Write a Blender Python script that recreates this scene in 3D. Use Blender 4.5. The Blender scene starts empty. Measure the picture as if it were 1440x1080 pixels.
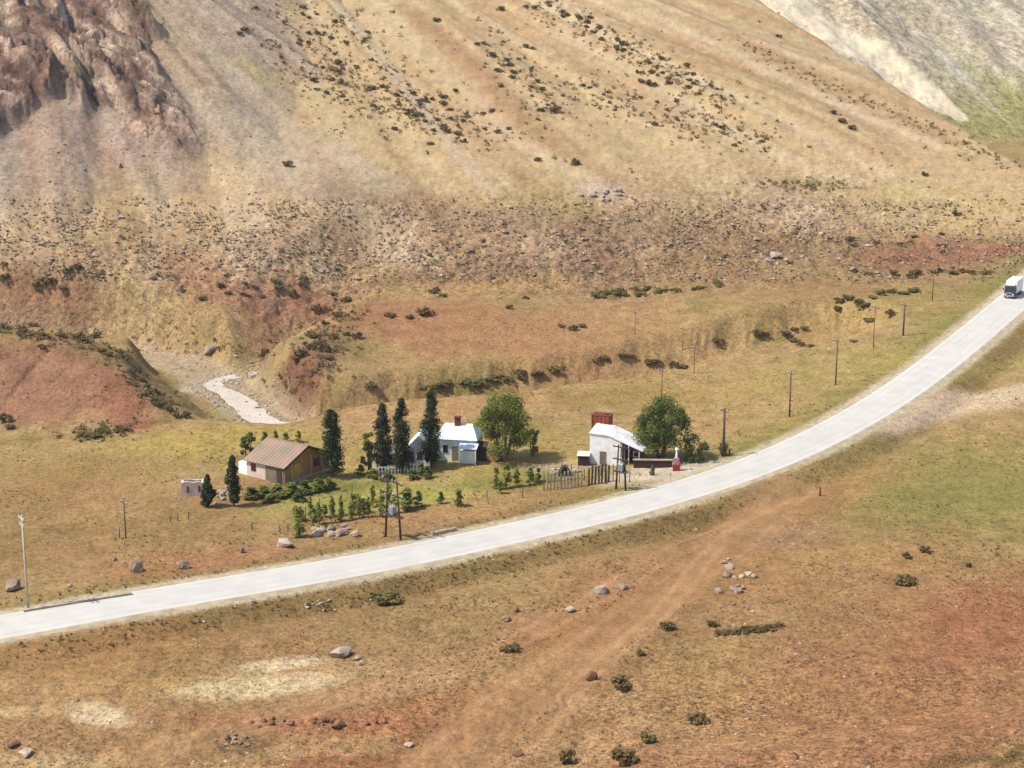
import bpy, bmesh, math, random
import numpy as np
from mathutils import Vector, Matrix
R = math.radians
HAZE = .0001
random.seed(7)
scene = bpy.context.scene
COL = scene.collection

# ------------------------------------------------------------------ camera
CAMZ, PITCH, F = 68.0, R(13.6), 2400.0        # focal length in photo pixels (1440 wide)
CP, SP = math.cos(PITCH), math.sin(PITCH)
cam = bpy.data.cameras.new('camera'); camo = bpy.data.objects.new('camera', cam); COL.objects.link(camo)
camo.location = (0, 0, CAMZ); camo.rotation_euler = (R(90) - PITCH, 0, 0)
cam.sensor_width = 36; cam.lens = F / 1440 * 36; cam.clip_end = 6000; cam.clip_start = 1
scene.camera = camo

# ------------------------------------------------------------------ noise
_rng = np.random.RandomState(11)
_PERM = _rng.permutation(512).astype(np.int64)
_GA = _rng.rand(512) * 2 * np.pi
_GX, _GY = np.cos(_GA), np.sin(_GA)
def noise(x, y):
    x = np.asarray(x, float); y = np.asarray(y, float)
    xi = np.floor(x).astype(np.int64); yi = np.floor(y).astype(np.int64)
    xf = x - xi; yf = y - yi
    u = xf * xf * xf * (xf * (xf * 6 - 15) + 10); v = yf * yf * yf * (yf * (yf * 6 - 15) + 10)
    def g(i, j, dx, dy):
        h = _PERM[(_PERM[(xi + i) & 511] + yi + j) & 511]
        return _GX[h] * dx + _GY[h] * dy
    a = g(0, 0, xf, yf); b = g(1, 0, xf - 1, yf); c = g(0, 1, xf, yf - 1); d = g(1, 1, xf - 1, yf - 1)
    return (a + (b - a) * u + (c - a) * v + (a - b - c + d) * u * v) * 1.5
def fbm(x, y, o=4, gain=.5):
    s = 0; a = 1; t = 0
    for i in range(o):
        s = s + a * noise(x * 2**i + 17.3 * i, y * 2**i - 9.1 * i); t += a; a *= gain
    return s / t * 1.4
def ridged(x, y, o=4):
    s = 0; a = 1; t = 0
    for i in range(o):
        s = s + a * (1 - 2 * np.abs(noise(x * 2**i + 5.3 * i, y * 2**i + 3.7 * i))); t += a; a *= .55
    return s / t
def cells(x, y):
    """a random value per cell of a jittered (Voronoi) pattern"""
    x = np.asarray(x, float); y = np.asarray(y, float); xi = np.floor(x).astype(np.int64); yi = np.floor(y).astype(np.int64)
    bd = np.full(x.shape, 9.); bv = np.zeros(x.shape)
    for i in (-1, 0, 1):
        for j in (-1, 0, 1):
            h = _PERM[(_PERM[(xi + i) & 511] + yi + j) & 511]
            d = np.hypot(xi + i + .5 + .45 * _GX[h] - x, yi + j + .5 + .45 * _GY[h] - y)
            m = d < bd; bd = np.where(m, d, bd); bv = np.where(m, (h % 97) / 97., bv)
    return bv
def ss(a, b, x):
    t = np.clip((x - a) / (b - a), 0, 1); return t * t * (3 - 2 * t)
def smax(a, b, k):
    h = np.clip(.5 + .5 * (a - b) / k, 0, 1); return b + (a - b) * h + k * h * (1 - h)
def smin(a, b, k): return -smax(-a, -b, k)
def polydist(x, y, pts):
    """distance to a polyline, the interpolated extra value there, and the signed side"""
    best = np.full(np.shape(x), 1e9); val = np.zeros(np.shape(x)); side = np.zeros(np.shape(x))
    for (p, q) in zip(pts[:-1], pts[1:]):
        dx, dy = q[0] - p[0], q[1] - p[1]
        t = np.clip(((x - p[0]) * dx + (y - p[1]) * dy) / (dx * dx + dy * dy), 0, 1)
        d = np.hypot(x - p[0] - t * dx, y - p[1] - t * dy)
        m = d < best
        best = np.where(m, d, best); val = np.where(m, p[2] + (q[2] - p[2]) * t, val)
        side = np.where(m, np.sign(dx * (y - p[1]) - dy * (x - p[0])), side)
    return best, val, side

# ------------------------------------------------------------------ terrain height
RIVER = [(60, 316, 0.), (38, 306, -3.), (18, 296, -6.), (-4, 288, -7.5), (-22, 282, -8.), (-35, 280, -8.), (-43, 286, -8.), (-46.5, 295, -8.), (-51.5, 307, -8.),
         (-57, 317, -7.9), (-63, 327, -7.8), (-79, 337, -7.6), (-107, 344, -7.2), (-160, 351, -7.), (-300, 371, -6.)]
GULLY = [(-57, 317, -7.9), (-51, 323, -7.9), (-46, 331, -7.4), (-42, 346, -3.0), (-38, 358, 1.), (-32, 374, 5.)]
MOUND = [(-240, 292, 14.), (-140, 287, 13.), (-100, 281, 12.), (-74, 276, 9.5), (-60, 268, 5.), (-49, 260, 0.)]
A1 = (-135., 720., 122.)
A2 = (-165., 560., 112.)
S1, S2 = (82., 600., 58.), (129., 430., 20.)
def parts(x, y):
    base = 5 * ss(225, 310, y) * ss(10, 95, x) + .8 * fbm(x / 45, y / 45, 3)
    # terrace beyond the gorge and its red swell
    base = base + 3.5 * ss(296, 330, y) * ss(-70, -30, x) * (1 - .5 * ss(20, 80, x))
    base = base + 1.8 * np.exp(-((x + 36) / 9) ** 2) * ss(285, 300, y) * ss(365, 340, y)
    base = base + 2.2 * np.exp(-(((x + 10) / 28) ** 2 + ((y - 335) / 22) ** 2))
    # the small step in the meadow behind the farm
    st = 283 + (x + 20) * .14
    base = base - 1.0 * ss(st - 3, st + 7, y) * ss(-60, -35, x) * (1 - ss(25, 45, x)) + 1.2 * np.exp(-(((x - 25) / 22) ** 2 + ((y - 281) / 9) ** 2))
    # foreground: ground climbing towards the viewer's hill
    w = (150 - y) + .28 * (x - 8)
    base = base + .20 * np.maximum(0, w) ** 1.0 * ss(0, 25, w) + .0028 * np.maximum(0, 95 - y) ** 2
    dm, zm, _ = polydist(x, y, MOUND)
    mound = zm * (1 - ss(0, 1, dm / (24 + 3 * noise(x / 12, y / 12)))) 
    base = base + mound
    # front mountain: a broad debris cone, with the side that falls away on the right
    dx, dy = x - A1[0], y - A1[1]
    r = np.hypot(dx, dy); ph = np.arctan2(dx, -dy)
    Rf = 388 + 95 * ss(.35, 1.0, ph) + 8 * noise(ph * 9, 3.3)
    t = r / Rf
    z1 = 128 * (1 - t) + 5 * np.maximum(0, t - .75) * 4 * 0
    gl = ridged(ph * 19 + 1.3 * noise(ph * 6, 4.4) + .25 * noise(x / 50, y / 50), r / 500., 3)
    gam = ss(-.3, .4, noise(ph * 7 + 3, t * 2.))
    z1 = z1 + (1.3 * gl - .8) * gam * ss(.98, .8, t) + 2.6 * fbm(ph * 11, r / 260., 2) * ss(1, .75, t)
    zp = .068 * x + .242 * y - 92.8
    z1 = smax(z1, zp, 3) if True else z1
    lx, ly = S2[0] - S1[0], S2[1] - S1[1]; L = math.hypot(lx, ly)
    s = ((x - S1[0]) * lx + (y - S1[1]) * ly) / L
    d = (-(x - S1[0]) * ly + (y - S1[1]) * lx) / L
    zc = S1[2] - 38 * s / L - .75 * d + .8 * noise(s / 14, d / 40)
    z1 = smin(z1, zc, 1.5)
    # left spur
    ex, ey = x - A2[0], y - A2[1]
    r2 = np.hypot(ex, ey); p2 = np.arctan2(ex, -ey)
    z2 = 114 * (1 - r2 / (226 + 6 * noise(p2 * 7, 9.1))) + 3.0 * fbm(p2 * 9, r2 / 90., 3)
    # far mountain
    z3 = .55 * (.87 * y - .5 * x - 436) ; q3 = .5 * y * .87 + x * .87
    z3 = z3 + (4.5 * ridged(q3 / 42, z3 / 160, 3) + 3 * fbm(x / 30, y / 30, 3)) * ss(3, 40, z3)
    return base, z1, z2, z3, ph, t, r2
def rockmask(x, y):
    """where the spur breaks out into bare rock (its high part)"""
    n = fbm(x / 16, y / 16, 4)
    q = .92 * x + .39 * y
    low = 413 - 16 * ss(-108, -122, x) + 6 * ss(-92, -100, x) * ss(-116, -108, x)
    return ss(95, 88, q + 5 * n) * ss(-3, 4, y - low + 8 * n)
def hnat(x, y, full=False):
    x = np.asarray(x, float); y = np.asarray(y, float)
    base, z1, z2, z3, ph, t, r2 = parts(x, y)
    rock = rockmask(x, y) * ss(900, 800, y)
    # craggy strata running down the spur
    c = .62 * x + .78 * y; e = .78 * x - .62 * y
    wq = 5 * noise(x / 18, y / 18)
    k = rock > 0; crag = np.zeros(np.shape(z2))
    if np.any(k):
        c_, e_, w_ = c[k] + wq[k], e[k], wq[k]
        ck = 3.6 * ridged(c_ / 15, e_ / 60, 3) + 3.2 * (cells(c_ / 7 + .2 * w_, e_ / 17) - .4) + 2.0 * (cells(c_ / 2.8, e_ / 6.5 + .1 * w_) - .4) + .7 * (cells(c_ / 1.3, e_ / 2.6) - .4) + 1.6
        crag[k] = ck
    z2 = z2 + rock * crag
    mt = np.maximum(z1, z2)
    z = smax(base, mt, 4.0)
    z = smax(z, z3, 3.0)
    # gorge and side gully
    dr, zr, rs = polydist(x, y, RIVER)
    bw = 14 + 14 * ss(-22, -36, x) * ss(-75, -60, x) * (rs > 0) - 5 * ss(-60, -56, x) * ss(-20, -30, x) * (rs <= 0)
    w0 = 4.2
    w = 1 - ss(w0, bw + 2 * noise(x / 9, y / 9), dr)
    z = z + (np.minimum(zr, z) - z) * w
    dg, zg, _ = polydist(x, y, GULLY)
    wg = 1 - ss(1.5, 17, dg)
    z = z + (np.minimum(zg, z) - z) * wg
    bank = np.clip(4 * w * (1 - w), 0, 1) * (dr < 40)
    z = z + bank * (1.1 * ridged(x / 6.5, y / 11, 3) - .5) * ss(-80, -60, x)
    # texture of the ground itself
    foot = mt - base
    band = np.exp(-(foot / 13.) ** 2) * ss(325, 352, y) * (1 - .6 * ss(60, 110, x))
    rough = .10 + .50 * band + .18 * ss(175, 140, y) + .12 * ss(2, 30, foot)
    calm = ss(3.6, 7, dr)
    z = z + rough * (fbm(x / 7, y / 7, 3) + .9 * fbm(x / 1.9, y / 1.9, 3)) * calm
    z = z + band * .8 * np.maximum(0, ridged(x / 5, y / 5, 2)) 
    if full: return z, dict(base=base, z1=z1, z2=z2, z3=z3, rock=rock, ph=ph, t=t, r2=r2, dr=dr, dg=dg, band=band, foot=foot)
    return z
def ray(u, v):
    a = (np.asarray(u, float) - 720) / F; b = -(np.asarray(v, float) - 540) / F
    return a, CP + SP * b, -SP + CP * b
def at_slow(u, v, h):
    """where the sight line of a photo pixel meets the ground"""
    u = np.atleast_1d(np.asarray(u, float)); v = np.atleast_1d(np.asarray(v, float))
    dx, dy, dz = ray(u, v)
    y = np.full(u.shape, 85.); lo = y.copy(); done = np.zeros(u.shape, bool)
    for i in range(420):
        yn = y * 1.0062
        s = yn / dy
        hit = (CAMZ + dz * s <= h(dx * s, yn)) & ~done
        lo = np.where(hit, y, lo); done |= hit
        y = np.where(done, y, yn)
        if done.all(): break
    a, b = y.copy(), y * 1.0063
    for i in range(12):
        m = (a + b) / 2; s = m / dy; under = CAMZ + dz * s <= h(dx * s, m)
        b = np.where(under, m, b); a = np.where(under, a, m)
    s = b / dy
    return np.stack([dx * s, b, h(dx * s, b)], -1)
def ppm(p): return F / (p[1] * CP + (CAMZ - p[2]) * SP)

# ------------------------------------------------------------------ road path (profile smoothed along its length)
RPX = [(-420, 965), (-200, 922), (0, 889), (100, 870), (200, 851), (400, 819), (540, 796), (700, 759), (820, 734), (900, 713), (985, 688), (1060, 663), (1155, 622), (1225, 582),
       (1285, 543), (1343, 497), (1405, 445), (1440, 414), (1490, 372)]
_rp = at_slow([p[0] for p in RPX], [p[1] for p in RPX], hnat)
def catmull(P, n):
    P = np.asarray(P); P = np.vstack([2 * P[0] - P[1], P, 2 * P[-1] - P[-2]]); out = []
    for i in range(1, len(P) - 2):
        for k in range(n):
            t = k / n
            out.append(.5 * ((2 * P[i]) + (-P[i-1] + P[i+1]) * t + (2*P[i-1] - 5*P[i] + 4*P[i+1] - P[i+2]) * t*t + (-P[i-1] + 3*P[i] - 3*P[i+1] + P[i+2]) * t**3))
    out.append(P[-2]); return np.array(out)
ROAD = catmull(_rp, 10)
for _ in range(120):
    ROAD[1:-1] = .5 * ROAD[1:-1] + .25 * (ROAD[:-2] + ROAD[2:])
ROAD[:, 2] += .5
RW = 4.1
_ext = ROAD[-1] + (ROAD[-1] - ROAD[-2]) * 12
ROADX = [tuple(ROAD[0] + (ROAD[0] - ROAD[1]) * 12)] + [tuple(p) for p in ROAD[::2]] + [tuple(_ext)]
def height(x, y, full=False):
    if full: z, D = hnat(x, y, True)
    else: z = hnat(x, y)
    sh = np.shape(z); z = np.array(z, float).ravel(); xf = np.asarray(x, float).ravel(); yf = np.asarray(y, float).ravel()
    droad = np.full(z.shape, 99.)
    m = (yf > 120) & (yf < 420) & (yf > .5 * xf + 130)
    if m.any():
        d, zr, sd = polydist(xf[m], yf[m], ROADX)
        w = 1 - ss(RW + 1.0, RW + 6.5, d)
        zz = z[m]; zz = zz + (zr - .10 - zz) * w
        # ditch on the downhill side
        zz = zz - .7 * np.exp(-((d - RW - 5.5) / 2.2) ** 2) * (sd < 0)
        z[m] = zz; droad[m] = d * np.where(sd == 0, 1, sd)
    z = z.reshape(sh)
    if full: D['droad'] = droad.reshape(sh); return z, D
    return z

# ------------------------------------------------------------------ materials
K = .60
def lin(r, g, b, k=K):
    f = lambda c: (c / 255) / 12.92 if c < 10 else ((c / 255 + .055) / 1.055) ** 2.4
    return np.array([f(r) * k, f(g) * k, f(b) * k])
def mat(name, col, rough=.85, var=.25, scale=3., bump=0., bscale=None, metallic=0., spec=.3, col2=None):
    """procedural: two tones mixed by noise, with optional bump"""
    m = bpy.data.materials.new(name); m.use_nodes = True
    nt = m.node_tree; N = nt.nodes; P = N['Principled BSDF']
    P.inputs['Roughness'].default_value = rough; P.inputs['Metallic'].default_value = metallic
    P.inputs['Specular IOR Level'].default_value = spec
    tc = N.new('ShaderNodeTexCoord'); nz = N.new('ShaderNodeTexNoise'); nz.inputs['Scale'].default_value = scale; nz.inputs['Detail'].default_value = 5
    oi = N.new('ShaderNodeObjectInfo'); ad = N.new('ShaderNodeVectorMath'); ad.operation = 'ADD'
    nt.links.new(tc.outputs['Object'], ad.inputs[0]); nt.links.new(oi.outputs['Location'], ad.inputs[1])
    nt.links.new(ad.outputs[0], nz.inputs['Vector'])
    rp = N.new('ShaderNodeValToRGB'); c = np.array(col[:3]); c2 = np.array(col2[:3]) if col2 is not None else c * (1 - var)
    rp.color_ramp.elements[0].position = .36; rp.color_ramp.elements[1].position = .64
    rp.color_ramp.elements[0].color = (*c2, 1); rp.color_ramp.elements[1].color = (*(np.minimum(1, c * (1 + (var * .5 if col2 is None else 0)))), 1)
    nt.links.new(nz.outputs['Fac'], rp.inputs['Fac']); nt.links.new(rp.outputs['Color'], P.inputs['Base Color'])
    if bump:
        n2 = N.new('ShaderNodeTexNoise'); n2.inputs['Scale'].default_value = bscale or scale * 3; n2.inputs['Detail'].default_value = 4
        nt.links.new(tc.outputs['Object'], n2.inputs['Vector'])
        bp = N.new('ShaderNodeBump'); bp.inputs['Strength'].default_value = .8; bp.inputs['Distance'].default_value = bump
        nt.links.new(n2.outputs['Fac'], bp.inputs['Height']); nt.links.new(bp.outputs['Normal'], P.inputs['Normal'])
    return m
def terrain_mat(name, fine=1.6, speck=1.0):
    m = bpy.data.materials.new(name); m.use_nodes = True
    nt = m.node_tree; N = nt.nodes; L = nt.links; P = N['Principled BSDF']
    P.inputs['Roughness'].default_value = .95; P.inputs['Specular IOR Level'].default_value = .1
    at_ = N.new('ShaderNodeAttribute'); at_.attribute_name = 'soil'
    tc = N.new('ShaderNodeTexCoord')
    def nz(scale, detail, rough=.55):
        n = N.new('ShaderNodeTexNoise'); n.inputs['Scale'].default_value = scale; n.inputs['Detail'].default_value = detail; n.inputs['Roughness'].default_value = rough
        L.new(tc.outputs['Object'], n.inputs['Vector']); return n
    def ramp(n, stops):
        r = N.new('ShaderNodeValToRGB'); e = r.color_ramp.elements
        e[0].position, e[1].position = stops[0][0], stops[-1][0]
        e[0].color = (*[stops[0][1]] * 3, 1) if np.isscalar(stops[0][1]) else (*stops[0][1], 1)
        e[1].color = (*[stops[-1][1]] * 3, 1) if np.isscalar(stops[-1][1]) else (*stops[-1][1], 1)
        for p, c in stops[1:-1]:
            k = e.new(p); k.color = (*([c] * 3 if np.isscalar(c) else c), 1)
        L.new(n.outputs['Fac'], r.inputs['Fac']); return r
    def mul(a, b, fac=1., facsock=None):
        x = N.new('ShaderNodeMix'); x.data_type = 'RGBA'; x.blend_type = 'MULTIPLY'; x.inputs[0].default_value = fac
        L.new(a, x.inputs[6]); L.new(b, x.inputs[7])
        if facsock: L.new(facsock, x.inputs[0])
        return x.outputs[2]
    # pebbles and dry tufts: dark specks and pale stones, strength from the attribute's alpha
    c = at_.outputs['Color']
    r1 = ramp(nz(fine, 6, .68), [(.34, .34), (.43, .76), (.52, 1.04), (.60, 1.22), (.70, 1.6)])
    c = mul(c, r1.outputs['Color'], 1., at_.outputs['Alpha'])
    r4 = ramp(nz(fine * 3.1, 4, .6), [(.36, .55), (.45, .92), (.55, 1.06), (.66, 1.35)])
    c = mul(c, r4.outputs['Color'], 1., at_.outputs['Alpha'])
    r2 = ramp(nz(fine * .23, 5), [(.33, (.84, .81, .78)), (.5, (1., 1., 1.)), (.68, (1.12, 1.10, 1.05))])
    c = mul(c, r2.outputs['Color'], .8)
    r3 = ramp(nz(.045, 4), [(.35, (.97, 1.01, .95)), (.65, (1.04, .98, 1.01))])
    c = mul(c, r3.outputs['Color'], .7)
    L.new(c, P.inputs['Base Color'])
    bn = nz(fine * 1.3, 5, .6); bp = N.new('ShaderNodeBump'); bp.inputs['Strength'].default_value = .7 * speck; bp.inputs['Distance'].default_value = .35
    L.new(bn.outputs['Fac'], bp.inputs['Height']); L.new(bp.outputs['Normal'], P.inputs['Normal'])
    return m
M = {}
M['terrain'] = terrain_mat('dry_ground', 1.5)
M['slope'] = terrain_mat('scree_slope', .9)
M['far'] = terrain_mat('far_slope', .35)
M['road'] = mat('bleached_asphalt', lin(234, 228, 216, .57), .9, .06, .35, .01, 9)
nt = M['road'].node_tree; P_ = nt.nodes['Principled BSDF']; q_ = P_.inputs['Base Color'].links[0].from_socket
at_ = nt.nodes.new('ShaderNodeAttribute'); at_.attribute_name = 'wear'; mx_ = nt.nodes.new('ShaderNodeMix'); mx_.data_type = 'RGBA'; mx_.blend_type = 'MULTIPLY'; mx_.inputs[0].default_value = 1
nt.links.new(q_, mx_.inputs[6]); nt.links.new(at_.outputs['Color'], mx_.inputs[7]); nt.links.new(mx_.outputs[2], P_.inputs['Base Color'])
M['shoulder'] = mat('gravel_shoulder', lin(206, 186, 150), .95, .22, .8, .03, 5)
M['water'] = mat('silt_glare_water', lin(238, 224, 208, .66), .22, .10, .25, .05, 1.2, spec=.5)  # pale base colour holds both the silt and the glare off the water
M['gravel'] = mat('river_gravel', lin(205, 185, 160), .95, .3, 1.5, .05, 5)
M['poplar'] = mat('poplar_leaf', (.020, .034, .014), .7, .5, .9)
M['leaf'] = mat('broad_leaf', (.060, .105, .022), .65, .5, .8)
M['leaf_dark'] = mat('dark_leaf', (.030, .060, .018), .65, .5, .8)
M['sapling'] = mat('sapling_leaf', (.055, .10, .025), .7, .5, .9)
M['shrub'] = mat('shrub_leaf', (.072, .062, .024), .8, .5, .7)
M['greenshrub'] = mat('green_shrub_leaf', (.085, .088, .028), .8, .5, .7)
M['bark'] = mat('bark', (.10, .075, .055), .9, .4, 4, .02)
M['palebark'] = mat('pale_bark', (.22, .18, .14), .9, .4, 4, .02)
M['rock'] = mat('boulder_stone', lin(188, 160, 135), .9, .45, 1.1, .06, 3)
M['palerock'] = mat('pale_stone', lin(208, 186, 162), .9, .3, 1.1, .06, 3)
M['redrock'] = mat('red_stone', lin(160, 115, 85), .9, .45, 1.1, .06, 3)
M['white'] = mat('white_plaster', (.84, .81, .76), .85, .14, 1.2, .01)
M['greenwhite'] = mat('pale_green_plaster', (.70, .75, .65), .85, .14, 1.2, .01)
M['tin'] = mat('white_tin', (.64, .70, .76), .55, .22, 1.0, .01)
M['tin_white'] = mat('bleached_tin', (.70, .68, .65), .6, .22, 1.0, .01)
M['pinkroof'] = mat('weathered_roof', lin(192, 154, 132), .8, .2, .55, .02, col2=lin(160, 146, 122))
M['brownwood'] = mat('brown_boards', lin(178, 118, 70, .9), .85, .4, 1.6, .02, col2=lin(160, 122, 60, .85))
M['darkwood'] = mat('dark_wood', (.055, .040, .030), .85, .4, 3, .01)
M['postwood'] = mat('weathered_post', (.10, .075, .05), .9, .4, 3, .01)
M['palewood'] = mat('pale_picket', (.42, .37, .28), .9, .35, 2, .01)
M['concrete'] = mat('concrete', (.46, .40, .31), .9, .2, 2, .01)
M['pinkplaster'] = mat('pinkish_plaster', lin(225, 200, 185, .75), .9, .15, 1, .01)
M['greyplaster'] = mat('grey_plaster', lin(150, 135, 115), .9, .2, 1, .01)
M['rust'] = mat('rust_red', lin(166, 88, 58, .62), .8, .35, 1.4, .02)
M['redpaint'] = mat('red_paint', lin(170, 60, 55, .6), .6, .2, 2)
M['brick'] = mat('chimney_brick', lin(140, 65, 60, .6), .9, .3, 3, .02)
M['glass'] = mat('dark_glass', (.02, .022, .025), .12, .2, 1, spec=.5)
M['dark'] = mat('dark_opening', (.03, .024, .022), .9, .2, 1)
M['truckwhite'] = mat('truck_white', (.78, .77, .74), .35, .06, .8, spec=.5)
M['truckdark'] = mat('truck_front', (.035, .035, .045), .35, .2, 1, spec=.5)
M['rubber'] = mat('tyre_rubber', (.02, .02, .02), .9, .2, 3)
M['metal'] = mat('dull_metal', (.30, .30, .30), .5, .2, 3, metallic=.4)
M['lamp'] = mat('headlamp_glass', (.7, .7, .66), .2, .1, 3, spec=.6)
M['amber'] = mat('amber_lens', (.5, .16, .02), .3, .1, 3)
def leafmat(name, c, c2, tr=.35):
    m = mat(name, c, .7, .3, .8, col2=c2); nt = m.node_tree; N = nt.nodes
    P_ = N['Principled BSDF']; t = N.new('ShaderNodeBsdfTranslucent'); x = N.new('ShaderNodeMixShader'); x.inputs[0].default_value = tr
    nt.links.new(P_.inputs['Base Color'].links[0].from_socket, t.inputs['Color']); nt.links.new(P_.outputs[0], x.inputs[1]); nt.links.new(t.outputs[0], x.inputs[2]); nt.links.new(x.outputs[0], N['Material Output'].inputs['Surface'])
    return m
M['poplar'] = leafmat('poplar_leaf', (.058, .070, .022), (.030, .038, .012), .3)
M['leaf'] = leafmat('broad_leaf', (.23, .235, .040), (.11, .135, .024)); M['leaf_dark'] = leafmat('dark_leaf', (.15, .175, .034), (.072, .10, .020))
M['sapling'] = leafmat('sapling_leaf', (.23, .24, .045), (.12, .14, .028)); M['shrub'] = leafmat('shrub_leaf', (.225, .160, .058), (.135, .096, .036)); M['greenshrub'] = leafmat('green_shrub_leaf', (.22, .185, .048), (.12, .105, .028))
M['pale_sapling'] = leafmat('pale_sapling_leaf', (.30, .31, .07), (.16, .18, .04), .45)
M['drygrass'] = mat('dry_grass', lin(196, 160, 92), .9, .35, .25, col2=lin(140, 118, 55))

# ------------------------------------------------------------------ mesh helpers
class MB:
    def __init__(s): s.v = []; s.f = []
    def add(s, vs, fs):
        o = len(s.v); s.v += [tuple(q) for q in vs]; s.f += [tuple(i + o for i in q) for q in fs]; return s
    def box(s, c, d, rz=0, ry=0):
        m = Matrix.Translation(c) @ Matrix.Rotation(rz, 4, 'Z') @ Matrix.Rotation(ry, 4, 'Y')
        vs = [m @ Vector((x * d[0] / 2, y * d[1] / 2, z * d[2] / 2)) for x in (-1, 1) for y in (-1, 1) for z in (-1, 1)]
        return s.add(vs, [(0, 1, 3, 2), (4, 6, 7, 5), (0, 4, 5, 1), (2, 3, 7, 6), (0, 2, 6, 4), (1, 5, 7, 3)])
    def tube(s, p, q, r0, r1=None, n=8, cap=True):
        r1 = r0 if r1 is None else r1; p = Vector(p); q = Vector(q); w = (q - p).normalized()
        a = w.orthogonal().normalized(); b = w.cross(a); vs = []
        for c, r in ((p, r0), (q, r1)):
            for i in range(n):
                t = 2 * math.pi * i / n; vs.append(c + a * math.cos(t) * r + b * math.sin(t) * r)
        fs = [(i, (i + 1) % n, n + (i + 1) % n, n + i) for i in range(n)]
        if cap: fs += [tuple(range(n))[::-1], tuple(range(n, 2 * n))]
        return s.add(vs, fs)
    def prism(s, poly, z0, z1, axis='Z'):
        n = len(poly)
        if axis == 'Z': vs = [(x, y, z0) for x, y in poly] + [(x, y, z1) for x, y in poly]
        elif axis == 'X': vs = [(z0, x, y) for x, y in poly] + [(z1, x, y) for x, y in poly]
        else: vs = [(x, z0, y) for x, y in poly] + [(x, z1, y) for x, y in poly]
        fs = [tuple(range(n))[::-1], tuple(range(n, 2 * n))] + [(i, (i + 1) % n, n + (i + 1) % n, n + i) for i in range(n)]
        return s.add(vs, fs)
    def mesh(s, name, m, smooth=False, bevel=0):
        me = bpy.data.meshes.new(name); me.from_pydata([tuple(v) for v in s.v], [], s.f); me.update()
        bm = bmesh.new(); bm.from_mesh(me)
        bmesh.ops.recalc_face_normals(bm, faces=bm.faces)
        if bevel: bmesh.ops.bevel(bm, geom=bm.edges[:], offset=bevel, segments=1, affect='EDGES')
        bm.to_mesh(me); bm.free()
        me.materials.append(m)
        if smooth: me.polygons.foreach_set('use_smooth', [True] * len(me.polygons))
        return me
    def build(s, name, m, parent=None, smooth=False, bevel=0, label=None):
        o = bpy.data.objects.new(name, s.mesh(name, m, smooth, bevel)); COL.objects.link(o)
        if parent: o.parent = parent
        if label: o['label'] = label
        return o
def tag(o, label, cat, group=None, kind=None):
    if label: o['label'] = label
    if cat: o['category'] = cat
    if group: o['group'] = group
    if kind: o['kind'] = kind
    return o
def thing(name, label, cat, loc, rz=0, group=None):
    o = bpy.data.objects.new(name, None); COL.objects.link(o); o.location = loc; o.rotation_euler = (0, 0, rz); o.empty_display_size = .5
    return tag(o, label, cat, group)
def dup(root, loc, rz=0, sc=1., label=None, group=None):
    r = root.copy(); COL.objects.link(r); r.location = loc; r.rotation_euler = (0, 0, rz)
    r.scale = (sc,) * 3 if np.isscalar(sc) else sc
    if label: r['label'] = label
    if group: r['group'] = group
    for c in root.children:
        d = c.copy(); COL.objects.link(d); d.parent = r
        for e in c.children:
            g = e.copy(); COL.objects.link(g); g.parent = d
    return r
def P(u, v):
    p = at(u, v)[0]; return Vector(p)

# ------------------------------------------------------------------ terrain mesh
def axis_cols():
    a = [-52, -46, -40, -35, -31, -28, -26]
    return np.radians(np.concatenate([a, np.linspace(-24.5, 24.5, 1080), [26, 28, 31, 35, 40, 46, 52]]))
def axis_rows():
    y = [20, 40, 60, 80, 95, 106]; v = 112.
    while v < 830: y.append(v); v *= 1.0021
    y += list(np.linspace(850, 1150, 40)); return np.array(y)
TH, YR = axis_cols(), axis_rows()
TT, YY = np.meshgrid(np.tan(TH), YR); XX = TT * YY
ZZ, D = height(XX, YY, True)
TANS = np.tan(TH)
def gz(x, y):
    """ground height read back from the terrain mesh"""
    x = np.asarray(x, float); y = np.asarray(y, float); q = x / y
    j = np.clip(np.searchsorted(TANS, q) - 1, 0, len(TANS) - 2); i = np.clip(np.searchsorted(YR, y) - 1, 0, len(YR) - 2)
    a = np.clip((q - TANS[j]) / (TANS[j+1] - TANS[j]), 0, 1); b = np.clip((y - YR[i]) / (YR[i+1] - YR[i]), 0, 1)
    return (ZZ[i, j] * (1-a) + ZZ[i, j+1] * a) * (1-b) + (ZZ[i+1, j] * (1-a) + ZZ[i+1, j+1] * a) * b
def at(u, v):
    """where the sight line of a photo pixel meets the ground"""
    u = np.atleast_1d(np.asarray(u, float)); v = np.atleast_1d(np.asarray(v, float)); out = []
    for k in range(0, len(u), 600):
        dx, dy, dz = ray(u[k:k+600], v[k:k+600]); q = dx / dy; g = dz / dy
        j = np.clip(np.searchsorted(TANS, q) - 1, 0, len(TANS) - 2); a = np.clip((q - TANS[j]) / (TANS[j+1] - TANS[j]), 0, 1)
        prof = ZZ[:, j] * (1 - a) + ZZ[:, j+1] * a
        dd = prof - (CAMZ + YR[:, None] * g); hit = dd >= 0; hit[:6] = False
        i = np.where(hit.any(0), hit.argmax(0), len(YR) - 1); n = np.arange(len(i))
        d0, d1 = dd[i-1, n], dd[i, n]; t = np.clip(np.where(np.abs(d1 - d0) < 1e-9, 0, -d0 / np.where(np.abs(d1 - d0) < 1e-9, 1, d1 - d0)), 0, 1)
        y = YR[i-1] + (YR[i] - YR[i-1]) * t; z = prof[i-1, n] + (prof[i, n] - prof[i-1, n]) * t
        out.append(np.stack([q * y, y, z], -1))
    return np.concatenate(out)
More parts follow.
